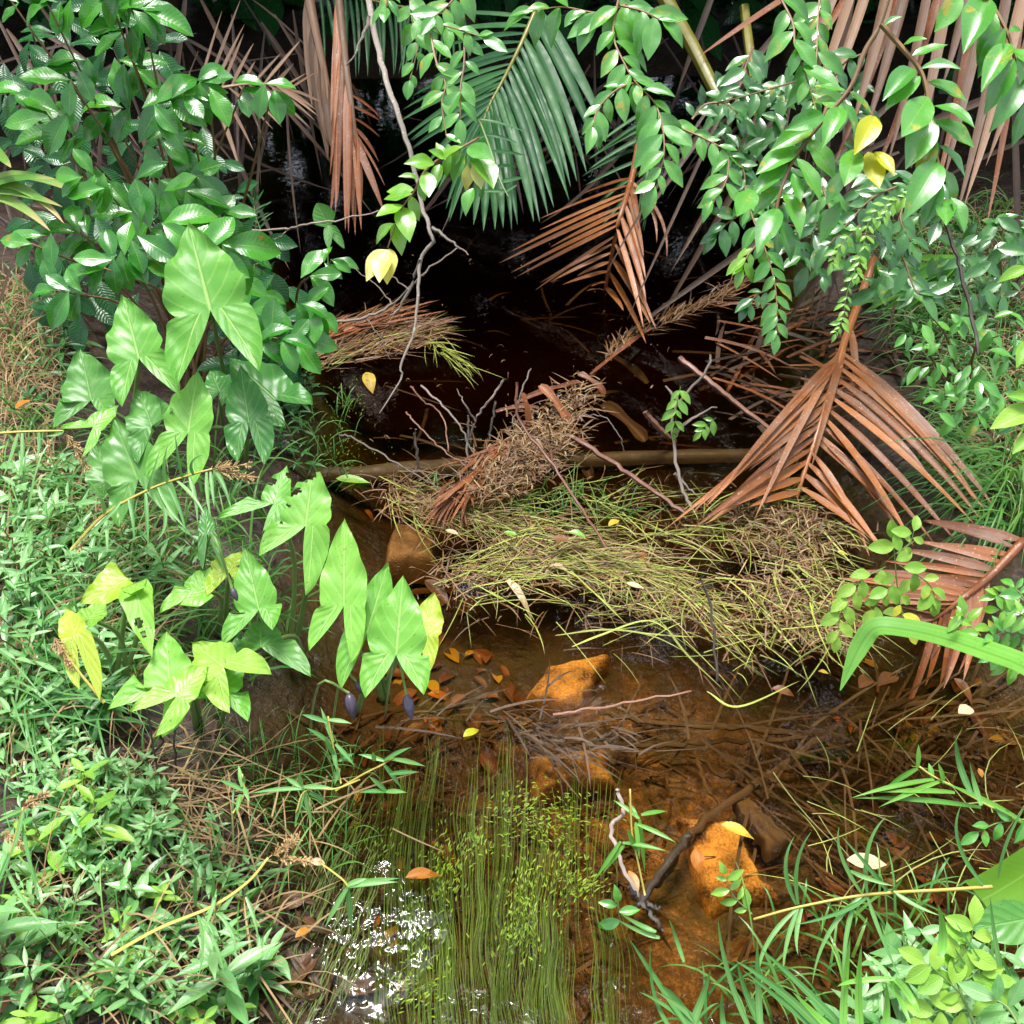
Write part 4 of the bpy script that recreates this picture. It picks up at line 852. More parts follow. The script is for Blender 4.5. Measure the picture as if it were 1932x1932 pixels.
arrow_plant('yellowing arrowhead plant with limp folded leaves among the herbs', (230, 1300), [
    AL(c4(690, 1335), c4(430, 1470), c4(700, 1400), c4(590, 1470), 1.72, 44, 'arum_leaf_yellow', dt=-.05, tilt=.65, label='limp yellow leaf'),
    AL(c4(720, 1360), c4(815, 1760), c4(660, 1450), c4(790, 1380), 1.7, 30, 'arum_leaf_lime', dt=-.1, tilt=.55, bites=((.52, .35, .09), (.68, .3, .07)), label='lime leaf with two holes'),
    AL(c4(400, 1640), c4(350, 1490), c4(430, 1932), c4(540, 2000), 1.66, 27, 'arum_leaf_yellow', lobe_w=1.3),
    AL(c4(480, 1550), c4(560, 1450), c4(400, 1580), c4(470, 1600), 1.75, 26, 'arum_leaf_lime')])
arrow_plant('low arrowhead plant with bright lime lobed leaves near the mud', (400, 1360), [
    AL(c4(1200, 1810), c4(1030, 1680), c4(1235, 2060), c4(1460, 1850), 1.62, 42, 'arum_leaf_lime', tilt=.55, lobe_w=1.3),
    AL(c7(910, 120), c4(893, 1615), c7(580, 245), c7(870, 395), 1.6, 46, 'arum_leaf', tilt=.5, lobe_w=1.3),
    AL(c7(950, 170), c7(1115, -10), c7(700, 260), c7(830, 395), 1.58, 34, 'arum_leaf_lime', tilt=.5, lobe_w=1.2),
    AL(c7(1180, 150), c7(1250, -90), c7(1060, 190), c7(1330, 310), 1.64, 42, 'arum_leaf', tilt=.5, lobe_w=1.2)])
arrow_plant('tattered arrowhead plant with brown spotted leaves in the middle of the herbs', (400, 1180), [
    AL(c4(1060, 1400), c4(1130, 1270), c4(860, 1520), c4(960, 1480), 1.82, 30, 'arum_leaf', bites=((.5, .9, .12),), lobe_w=1.4, label='pale leaf with brown spots'),
    AL(c4(1230, 1300), c4(1290, 1190), c4(1110, 1430), c4(1320, 1400), 1.84, 38, 'arum_leaf_yellow', bites=((.35, .6, .14),), label='yellow leaf with a hole'),
    AL(c4(1112, 1090), c4(1100, 940), c4(1090, 1290), c4(1200, 1290), 1.86, 16, 'arum_leaf_dark', lobe_w=1.1, label='narrow dark rolled leaf')])
# flower buds held by bare stalks
for (p0, p1, p2, lb) in [(c8(410, 165), c8(440, 300), c5(350, 1740), 'dark purple pointed flower bud hanging under the frontmost arrowhead leaf'), (c8(100, 155), c8(130, 300), c8(-60, 110), 'greyish purple flower bud hanging left of the frontmost arrowhead leaf'), (c8(140, 90), c8(170, 160), c8(60, 60), 'small dark flower bud tucked behind the greyish one'), (c4(1245, 1385), c4(1275, 1460), c4(1130, 1100), 'brown purple flower bud among the tattered arrowhead leaves')]:
    d = 1.68 if p0[1] > 1290 else 1.8
    a, e = P(D(p0, d)), P(D(p1, d)); r = thing('flower_bud', lb, 'flower bud', a, 'purple buds of the arrowhead plants')
    mb = MB(); mb.tube([a.lerp(e, t) for t in [0, .1, .25, .45, .65, .85, .95, 1]], [q * (e - a).length for q in (.06, .16, .22, .23, .18, .1, .04, .01)], 9); part(mb, 'spathe', M['bud'], r)
    mb = MB(); mb.tube(spline([a, P(D(p2, d)), GR(p2[0] - 20, p2[1] + 120)], 8), .0025, 5); part(mb, 'stalk', M['green_stem'], r)

# ------------------------------------------------------------------ twigs and branches
def twig(label, pts, r0, r1, mat, cat='twig', group=None, forks=(), name='twig', wob=.0028):
    n = 5 * len(pts); path = px_path(pts, n); path = [p + Vector((u01(-wob, wob), u01(-wob, wob), u01(-wob, wob))) for p in path]
    mb = MB(); mb.tube(path, [r0 + (r1 - r0) * i / n for i in range(n + 1)], 6)
    o = mb.build(name, M[mat])
    tag(o, label, cat, group)
    for f in forks:
        m = 4 * len(f); q = px_path(f, m); q = [p + Vector((u01(-wob, wob), u01(-wob, wob), u01(-wob, wob))) for p in q]
        mb = MB(); mb.tube(q, [r1 * 1.1 + (r1 * .4 - r1 * 1.1) * i / m for i in range(m + 1)], 5)
        k = mb.build('side_twig', M[mat]); k.parent = o
    return o
twig('long bare lichened branch hanging from the top and forking above the pool', [(688, -30, 2.6), (715, 100, 2.55), (745, 200, 2.5), (775, 290, 2.48), (800, 400, 2.45), (818, 455, 2.44)], .009, .0045, 'lichen_bark',
     forks=[[(815, 428, 2.44), (850, 455, 2.42), (884, 480, 2.4)], [(818, 455, 2.44), (795, 490, 2.46), (787, 560, 2.46), (782, 620, 2.46), (758, 690, 2.46), (757, 715, 2.46), (718, 782, 2.45)], [(698, 30, 2.55), (680, 80, 2.5), (655, 125, 2.48)], [(795, 490, 2.46), (760, 570, 2.5), (735, 600, 2.5)]], cat='branch', name='bare_branch')
twig('pale curved twig reaching from the shrub across the dark water', [(470, 436, 2.9), (540, 432, 2.85), (575, 424, 2.8), (640, 415, 2.8), (715, 398, 2.8)], .004, .002, 'twig_grey', forks=[[(545, 432, 2.85), (530, 445, 2.85), (515, 452, 2.85)]])
twig('fine grey twig lying low over the pool below the forked branch', [(600, 612, 2.75), (680, 600, 2.75), (740, 575, 2.75), (800, 515, 2.7), (862, 468, 2.7)], .0045, .002, 'twig_grey', forks=[[(740, 575, 2.75), (700, 530, 2.75), (640, 490, 2.75)], [(690, 600, 2.75), (720, 640, 2.75), (735, 680, 2.75)], [(770, 545, 2.72), (735, 520, 2.72), (690, 512, 2.72)]])
TG = 'bare twigs sticking out of the debris'
TW = [('long grey twig arching from the left over the sunken log', [c5(40, 560), c5(150, 590), c5(370, 725), c5(620, 870)], [.1, .09, .06, .02], .0035, .002, 'twig_grey', [[(370, 725), (480, 755), (725, 790)]]),
      ('reddish curved twig rising at the left of the debris heap', [c5(430, 300), c5(500, 380), c5(600, 460), c5(640, 650)], [.14, .1, .06, .02], .003, .002, 'twig_red', []),
      ('grey twig bent over beside the reddish curved one', [c5(485, 298), c5(600, 400), c5(700, 520), c5(780, 690)], [.14, .12, .08, .0], .0035, .0025, 'twig_grey', []),
      ('forked pale twig standing upright left of the debris heap', [c5(935, 268), c5(860, 370), c5(780, 490), c5(750, 615)], [.2, .15, .08, .0], .0035, .003, 'twig_grey', [[(780, 490), (720, 390), (680, 315)]]),
      ('red brown twig sloping down to the log', [c5(405, 440), c5(480, 520), c5(600, 640), c5(725, 725)], [.09, .07, .03, .02], .003, .002, 'twig_red', []),
      ('long pale stick leaning across floating grass, its top pointing up', [c5(1000, 280), c5(1018, 490), c5(1190, 710), c5(1350, 960), c5(1530, 1230)], [.26, .18, .12, .07, .0], .004, .0035, 'twig_red', [[(1190, 710), (1185, 600), (1170, 490)]]),
      ('straight dark stub standing in the water left of the heap', [c5(455, 530), c5(465, 650), c5(475, 790)], [.14, .07, -.02], .0035, .004, 'twig_grey', []),
      ('slender upright twig beside the forked one', [c5(742, 465), c5(738, 620), c5(732, 810)], [.16, .08, 0], .003, .0035, 'twig_grey', []),
      ('dark twig leaning right at the edge of the heap', [c5(888, 382), c5(870, 500), c5(832, 665)], [.12, .07, 0], .0035, .0035, 'twig_black', []),
      ('thin twig with a forked tip poking above the heap', [c5(1080, 205), c5(1030, 330), c5(985, 480), c5(960, 560)], [.2, .15, .08, .04], .0025, .0025, 'twig_grey', []),
      ('red brown stick lying from the heap toward the big brown frond', [c5(1280, 565), c5(1500, 700), c5(1700, 840), c5(1905, 985)], [.06, .05, .04, .02], .008, .006, 'twig_red', []),
      ('twig arching over the log at the right of the heap', [c5(1360, 455), c5(1480, 470), c5(1550, 560), c5(1580, 650)], [.08, .09, .06, .02], .002, .002, 'twig_grey', []),
      ('dark vertical stem standing in the littered water right of floating grass', [c6(195, 1330), c6(250, 1500), c6(285, 1890)], [.16, .1, .0], .0025, .003, 'twig_black', [])]
for lb, pts, zs, r0, r1, mt, fk in TW:
    pp = [Zq(p, z) for p, z in zip(pts, zs)]
    twig(lb, pp, r0, r1, mt, group=TG, forks=[[Zq(c5(*q), .1) if i == 0 else Zq(c5(*q), .16 if q[1] < 600 else .05) for i, q in enumerate(f)] for f in fk])
twig('dead sapling stem at the right of the pool with a twisted crooked top', [Zq(c6(250, 130), .3), Zq(c6(230, 210), .28), Zq(c6(80, 390), .2), Zq(c6(45, 520), .14), Zq(c6(80, 800), .05), Zq(c6(155, 965), 0)], .003, .0055, 'twig_grey', forks=[[Zq(c6(55, 560), .14), Zq(c6(150, 470), .17), Zq(c6(280, 410), .2)], [Zq(c6(60, 770), .06), Zq(c6(110, 830), .03), Zq(c6(190, 900), .0)], [Zq(c6(80, 390), .2), Zq(c6(10, 300), .22)]], cat='dead stem', name='dead_sapling')
twig('broken pale stick end propped in the water behind the dead sapling', [Zq(c6(85, 150), .12), Zq(c6(250, 280), .09), Zq(c6(400, 400), .05), Zq(c6(600, 560), .0)], .009, .007, 'twig_red', cat='stick', name='broken_stick', wob=.002)
twig('brown broken stick stub poking out of the water right of the heap', [Zq(c5(1690, 440), .1), Zq(c5(1760, 520), .05), Zq(c5(1850, 600), -.02)], .009, .008, 'twig_red', cat='stick', name='broken_stick', wob=.002)
twig('black stem hanging down the right bank from the near branch', [D(c3(1510, 1200), 2.15), D(c3(1580, 1400), 2.15), D(c3(1640, 1650), 2.14), D(c3(1690, 1900), 2.12)], .004, .004, 'twig_black', cat='stem', name='black_stem')
twig('thin red stem lying on the water in front of the drowned rock', [Zq(c8(1200, 270), .03), Zq(c8(1500, 225), .04), Zq(c8(1932, 148), .06)], .003, .002, 'twig_red')
twig('grey crooked twig standing in the near water beside the small bamboo sprig', [Zq(c8(1540, 670), .12), Zq(c8(1580, 790), .1), Zq(c8(1510, 880), .08), Zq(c8(1560, 1060), .06), Zq(c8(1650, 1250), .02)], .004, .004, 'twig_grey')
twig('gnarled dark stub of roots in the near water', [Zq(c8(1932, 910), -.035), Zq(c8(1780, 1110), -.02), Zq(c8(1680, 1270), .005), Zq(c8(1600, 1330), .01)], .009, .005, 'twig_black', forks=[[Zq(c8(1680, 1270), .02), Zq(c8(1750, 1380), .02), Zq(c8(1800, 1440), .01)], [Zq(c8(1690, 1290), .03), Zq(c8(1780, 1310), .03)], [Zq(c8(1650, 1250), .03), Zq(c8(1590, 1190), .06)]], cat='root', name='root_stub', wob=.003)
for lb, pts in [('dark dead stem standing among the herbs under the lime arrowhead leaf', [(c7(870, 760), .02), (c7(830, 480), .12), (c7(785, 205), .22)]), ('taller dead stem beside the first, crossing the arrowhead leaf', [(c7(950, 620), .02), (c7(930, 300), .15), (c7(905, 60), .26)]), ('pale bent stalk hanging from the lime arrowhead plant over the mud', [(c7(960, 320), .2), (c7(1020, 400), .18), (c7(1120, 580), .08), (c7(1100, 740), .02)]), ('thin dead stem leaning left in the mud', [(c7(880, 420), .14), (c7(740, 560), .08), (c7(680, 680), .02)]), ('pale broken stem lying across the mud', [(c7(950, 945), .03), (c7(1110, 925), .04), (c7(1300, 1090), .02)])]:
    twig(lb, [Zq(p, z) for p, z in pts], .0022, .0016, 'twig_black' if 'dark' in lb or 'dead' in lb else 'straw', group='dead stems among the left herbs', name='dead_twig', cat='dead stem', wob=.002)
# sunken wood, lower right
SW = 'drowned branches on the creek bed'
for lb, pts, zs, r0, r1 in [('thickest drowned branch running diagonally across the creek bed', [c9(-150, 1260), c9(0, 1110), c9(200, 850), c9(480, 650), c9(800, 430), c9(1050, 280), c9(1400, 215), c9(1750, 210)], [-.03, -.03, -.03, -.03, -.03, -.03, -.03, -.02], .013, .009),
      ('drowned branch sloping right along the top of the tangle', [c9(-350, 260), c9(0, 320), c9(400, 340), c9(830, 410), c9(1080, 530)], [-.04] * 5, .009, .006),
      ('drowned branch lying level below the sloping one', [c9(-300, 420), c9(0, 440), c9(300, 420), c9(780, 400)], [-.035] * 4, .008, .007),
      ('curved drowned branch looping under the thick diagonal one', [c9(150, 480), c9(320, 600), c9(500, 660), c9(900, 625), c9(1100, 480)], [-.05] * 5, .007, .006),
      ('thin drowned stick crossing the right end of the tangle', [c9(1460, 290), c9(1560, 400), c9(1700, 640)], [-.04] * 3, .006, .005),
      ('short drowned stick pointing down toward the old plank', [c9(470, 440), c9(430, 560), c9(400, 700)], [-.06] * 3, .008, .006),
      ('drowned stick on the far right lying level', [c9(1300, 495), c9(1620, 500), c9(1760, 510)], [-.02] * 3, .006, .005),
      ('drowned fork of wood at the left of the tangle', [c9(180, 520), c9(240, 680), c9(330, 760)], [-.05] * 3, .007, .005)]:
    twig(lb, [Zq(p, z - .025) for p, z in zip(pts, zs)], r0 * .72, r1 * .72, 'submerged_wood', cat='drowned branch', group=SW, name='drowned_branch', wob=.005)
def slab(name, label, cat, pts4, z, th, mat, seed=0):      # an irregular flat block seen from above, four pixel corners
    g = random.Random(seed); top = [P(Zp(p[0], p[1], z)) for p in pts4]
    mb = MB(); n = 26; rows = []
    for i in range(n + 1):
        r_ = []
        for j in range(n + 1):
            a = top[0].lerp(top[1], j / n); b_ = top[3].lerp(top[2], j / n); p = a.lerp(b_, i / n)
            e = min(i, j, n - i, n - j); nz = noise.noise(p * 14 + Vector((seed, 0, 0))) + .6 * noise.noise(p * 38) + .3 * noise.noise(p * 90)
            p = p + Vector((nz * .012, noise.noise(p * 11) * .012, nz * .012)); p.z -= th * max(0, 1 - e / 4) ** 2.2
            r_.append(p)
        rows.append(r_)
    mb.grid(rows, [[(j / n, i / n) for j in range(n + 1)] for i in range(n + 1)])
    return tag(mb.build(name, mat), label, cat)
slab('drowned_plank', 'flat old plank lying on the creek bed beside the glowing ochre rock', 'plank', [c9(380, 700), c9(470, 670), c9(680, 960), c9(560, 1010)], -.05, .03, M['submerged_wood'], 1)
slab('drowned_rock', 'large ochre rock glowing under the near water with leaves on it', 'rock', [c9(60, 760), c9(330, 800), c9(640, 1250), c9(230, 1300)], -.08, .06, M['rock'], 2)
slab('drowned_rock', 'smaller drowned ochre rock in front of the floating grass', 'rock', [c5(1140, 1780), c5(1560, 1690), c5(1380, 1990), c5(1000, 1990)], -.075, .09, M['rock'], 3)
slab('drowned_rock', 'reddish square drowned stone left of the floating grass', 'rock', [c5(330, 1000), c5(560, 1060), c5(600, 1240), c5(270, 1230)], -.05, .08, M['rock_dull'], 4)
slab('drowned_rock', 'dull drowned stone at the right under the floating grass', 'rock', [c5(1560, 1180), c5(1720, 1160), c5(1760, 1270), c5(1580, 1290)], -.02, .08, M['rock'], 5)
slab('drowned_rock', 'mossy drowned stone deep in the middle of the creek', 'rock', [c8(1060, 470), c8(1500, 430), c8(1560, 640), c8(1100, 660)], -.07, .06, M['rock'], 6)
# the log across the creek and bark
lp = [Zq(c5(-120, 755), -.02), Zq(c5(200, 740), -.024), Zq(c5(480, 715), -.026), Zq(c5(760, 695), -.026), Zq(c5(1100, 680), -.03), Zq(c5(1600, 662), -.04), Zq(c5(2600, 640), -.05)]
root = thing('log', 'long old log lying half sunk straight across the creek', 'log', P(lp[0]))
mb = MB(); pth = px_path(lp, 30); mb.tube([p + Vector((0, 0, -.028 + .004 * noise.noise(p * 9))) for p in pth], [.031 + .005 * noise.noise(p * 12) for p in pth], 14); part(mb, 'trunk', M['old_log'], root)
for i, (lb, a, b_, z0, z1, wd) in enumerate([('red strip of palm bark leaning on the debris heap', c5(1125, 300), c5(1290, 520), .12, .04, .03), ('red bark strip lying behind the debris heap', c5(1330, 240), c5(1470, 350), .06, .02, .028), ('short upright curl of red bark on the heap', c5(1028, 340), c5(1060, 530), .15, .05, .022), ('curved red bark strip at the top of the heap', c5(890, 440), c5(1120, 420), .07, .07, .02), ('dark bark strip running back from the heap over the water', c2(1730, 1760), c5(1400, 240), .02, .04, .02), ('pale bark strip lying across the back of the heap', c5(1000, 390), c5(1340, 280), .07, .06, .02), ('broad brown drowned bark right of the heap', c5(1460, 400), c5(1690, 600), -.07, -.09, .045), ('brown drowned bark below the heap by the log', c5(1270, 600), c5(1400, 800), -.06, -.08, .035), ('dark drowned strip in the open water behind the heap', c5(1480, 130), c5(1700, 290), -.09, -.09, .035)]):
    A, B = P(Zq(a, z0)), P(Zq(b_, z1)); mb = MB()
    mb.strap(bez(A, A.lerp(B, .5) + Vector((.01, 0, .02)), B, 10), wd, ZZ - FW * .5 + Vector((u01(-.3, .3), 0, 0)), .3, prof=lambda t: .8 + .2 * math.sin(9 * t + i) if 0 < t < 1 else .5, cols=4)
    tag(mb.build('bark_strip', M['dead_palm_red'] if i < 6 else M['dead_palm_dark']), lb, 'bark strip', 'strips of palm bark round the heap')

# ------------------------------------------------------------------ floating litter
def litter(name, label, mat, lines, n, ln, wd, spread, angj, zr, seed, kind='stuff', curve=.06, poly=None, bed=None):
    g = random.Random(seed); mb = MB(); lines = [spline([Vector((*p, 0)) for p in l], 20) for l in lines]
    for _ in range(n):
        if poly: p = Vector((*in_region(poly), 0)); tg = Vector((1, g.gauss(0, .25), 0))
        else: l = g.choice(lines); p, tg = at_path(l, g.random())
        q = p + Vector((g.gauss(0, spread), g.gauss(0, spread * .7), 0))
        if q.y > 1960: continue
        z = g.uniform(*zr); A = P(Zp(q.x, q.y, z)); A2 = P(Zp(q.x + tg.x * 20, q.y + tg.y * 20, z)); d = (A2 - A).normalized()
        if bed is not None: A = (GB(q.x, q.y) if bed else GR(q.x, q.y)); A.z += z
        d = Matrix.Rotation(math.radians(g.gauss(0, angj)), 3, 'Z') @ d; L = g.uniform(*ln)
        side = Vector((-d.y, d.x, 0)) * g.gauss(0, curve) * L
        B = A + d * L
        if bed is None: B.z = max(.003, z + g.gauss(0, .01)) if z > 0 else z
        else: B.z = (gh(B.x, B.y) if bed else max(0, gh(B.x, B.y))) + g.uniform(*zr)
        mb.strap(bez(A, A.lerp(B, .5) + side + Vector((0, 0, g.uniform(0, .02))), B, 5), g.uniform(*wd), ZZ + Vector((g.uniform(-.4, .4), g.uniform(-.4, .4), 0)), .2, prof=lambda t: (1 - t ** 4) * .95 + .05, cols=1)
    return tag(mb.build(name, mat), label, 'litter', kind=kind)
mainl = [[c5(400, 880), c5(620, 1000), c5(900, 1100), c5(1250, 1230), c5(1700, 1330), c6(60, 1420), c6(400, 1600)], [c5(300, 820), c5(520, 930), c5(900, 1020), c5(1300, 1130), c5(1600, 1260)], [c5(600, 1310), c5(900, 1260), c5(1250, 1240), c5(1600, 1290)]]
litter('floating_grass', 'raft of cut yellow green grass floating across the creek', M['cut_grass'], mainl, 400, (.05, .25), (.0012, .0036), 25, 24, (.001, .012), 31)
litter('floating_grass', 'dry straw mixed into the floating grass raft', M['straw'], mainl, 270, (.03, .18), (.0012, .0035), 28, 35, (.001, .013), 32)
scat = [[c5(700, 900), c5(1100, 900), c5(1500, 950), c6(400, 1000)], [c5(650, 1420), c5(1000, 1420), c5(1500, 1500), c6(100, 1600)], [c6(0, 1150), c6(400, 1100), c6(800, 1180)], [c5(1300, 1600), c6(0, 1500), c6(500, 1800)], [c5(1500, 900), c6(100, 1080), c6(500, 1060)]]
litter('floating_debris', 'brown stalks woven through the grass raft', M['wet_litter'], mainl, 1500, (.008, .09), (.0012, .004), 30, 80, (.0, .008), 49)
litter('floating_grass', 'loose green blades drifting round the grass raft', M['cut_grass'], scat, 260, (.04, .24), (.0012, .0035), 40, 55, (.001, .008), 33)
litter('floating_debris', 'brown stalks drifting round the grass raft', M['wet_litter'], scat, 420, (.015, .14), (.0012, .004), 42, 70, (-.02, .008), 34)
heap = [[c5(780, 880), c5(900, 720), c5(1020, 620), c5(1200, 480), c5(1350, 330)], [c5(850, 850), c5(1000, 740), c5(1130, 650), c5(1250, 560)]]
litter('debris_heap', 'heap of brown plant debris caught on the log', M['wet_litter'], heap, 1300, (.015, .09), (.002, .006), 24, 80, (.005, .07), 35)
litter('debris_heap', 'yellow crumbs of cut grass on the debris heap', M['straw'], heap, 500, (.01, .06), (.002, .004), 22, 80, (.02, .075), 36)
litter('debris_heap', 'reddish palm shreds at the left foot of the heap', M['dead_palm_red'], [[c5(1050, 560), c5(880, 680), c5(720, 860)], [c5(980, 600), c5(760, 800), c5(700, 870)]], 110, (.08, .22), (.004, .012), 12, 14, (.01, .06), 37)
rb = [[c6(450, 1000), c6(700, 1000), c6(900, 1150)], [c6(500, 1150), c6(750, 1250), c6(900, 1500), c6(950, 1650)], [c6(450, 1350), c6(650, 1500), c6(850, 1600)]]
litter('floating_debris', 'fine brown debris packed against the right bank', M['wet_litter'], rb, 1100, (.012, .07), (.002, .005), 30, 90, (.004, .04), 38)
litter('floating_debris', 'straw scraps packed against the right bank', M['straw'], rb, 300, (.012, .09), (.0015, .004), 34, 90, (.01, .045), 39)
litter('floating_debris', 'cut grass blades lying over the right bank debris', M['cut_grass'], rb, 170, (.04, .2), (.002, .005), 34, 40, (.01, .05), 40)
lh = [[c1(1640, 1880), c1(1780, 1800), c1(1950, 1740), c2(330, 1700)], [c1(1600, 1960), c1(1800, 1900), c2(200, 1830), c2(500, 1760)], [c2(150, 1900), c2(350, 1840), c2(520, 1780)]]
litter('floating_debris', 'raft of brown debris against the left bank behind the twigs', M['wet_litter'], lh, 800, (.03, .16), (.002, .006), 13, 25, (.004, .03), 41)
litter('floating_debris', 'red palm shreds on the left debris raft', M['dead_palm_red'], [lh[0]], 60, (.1, .25), (.004, .01), 9, 14, (.02, .045), 42)
litter('floating_debris', 'green stalks along the edge of the left debris raft', M['cut_grass'], [[c1(1640, 2010), c2(100, 1900), c2(480, 1790), c2(560, 1840), c2(700, 1960)]], 90, (.06, .2), (.002, .004), 7, 12, (.006, .03), 43)
litter('floating_debris', 'thread of debris trailing across the pool to the hanging frond', M['wet_litter'], [[c2(1480, 1920), c2(1620, 1800), c2(1760, 1740), c2(1932, 1660), c3(380, 1520)], [c3(0, 1720), c3(200, 1640), c3(400, 1540)]], 260, (.02, .12), (.002, .006), 6, 25, (.004, .02), 44)
litter('floating_debris', 'broken stems lying along the near edge of the deep water', M['dark_litter'], [[c8(250, 330), c8(600, 290), c8(900, 250), c8(1300, 300), c8(1600, 380)], [c8(950, 330), c8(1150, 420), c8(1600, 430)]], 95, (.03, .2), (.002, .006), 26, 35, (-.03, .006), 45)
litter('sunken_litter', 'rotting stems littered over the bed of the near right water', M['dark_litter'], [], 430, (.02, .2), (.0015, .008), 5, 70, (.0, .05), 46, poly=[c9(500, 200), c9(1932, 100), c9(1932, 1800), c9(100, 1850), c9(500, 1000)], bed=True)
litter('sunken_litter', 'rotting scraps littered over the bed of the near middle water', M['dark_litter'], [], 700, (.01, .12), (.002, .008), 5, 90, (.0, .03), 52, poly=[c8(-100, 300), c8(1932, 200), c8(1932, 700), c8(1500, 1900), c8(0, 1900)], bed=True)
litter('floating_debris', 'dead stems on the mud between the left herbs', M['straw'], [[c7(100, 700), c7(500, 900), c7(900, 800)], [c7(600, 1500), c7(300, 1800), c7(1300, 1300)], [c7(700, 500), c7(1200, 700), c7(1700, 900)]], 240, (.05, .25), (.002, .004), 60, 60, (.02, .07), 47)

litter('dead_palm_litter', 'reddish dead strips lying flat in the water behind the big brown frond', M['dead_palm_red'], [], 70, (.12, .4), (.005, .016), 5, 22, (-.02, .03), 25, poly=[(1330, 560), (1640, 600), (1560, 830), (1330, 760)])
litter('dead_palm_litter', 'dark dead strips under the reddish ones behind the big brown frond', M['dead_palm_dark'], [], 80, (.12, .4), (.006, .018), 5, 35, (-.03, .02), 27, poly=[(1330, 520), (1680, 560), (1600, 880), (1330, 800)])
litter('dead_palm_litter', 'dead strips and stems lying over the right bank', M['dead_palm_dark'], [], 320, (.1, .4), (.004, .012), 5, 60, (.005, .06), 26, bed=False, poly=[(1640, 500), (1932, 520), (1932, 960), (1750, 950)])
litter('dead_palm_litter', 'pale straw lying over the right bank', M['straw'], [], 200, (.08, .3), (.0015, .004), 5, 50, (.02, .08), 28, bed=False, poly=[(1680, 560), (1932, 560), (1932, 960), (1780, 930)])

litter('floating_debris', 'specks and scraps adrift on the dark pool', M['wet_litter'], [], 110, (.004, .025), (.0015, .004), 5, 90, (.001, .004), 50, poly=[(480, 440), (1350, 440), (1400, 620), (1200, 760), (700, 860), (600, 700)])
litter('floating_debris', 'sunken stems dim on the bed of the dark pool', M['dead_palm_dark'], [], 40, (.06, .3), (.006, .016), 5, 60, (-.16, -.05), 51, poly=[(700, 440), (1300, 460), (1350, 720), (1200, 860), (700, 850), (650, 700)])

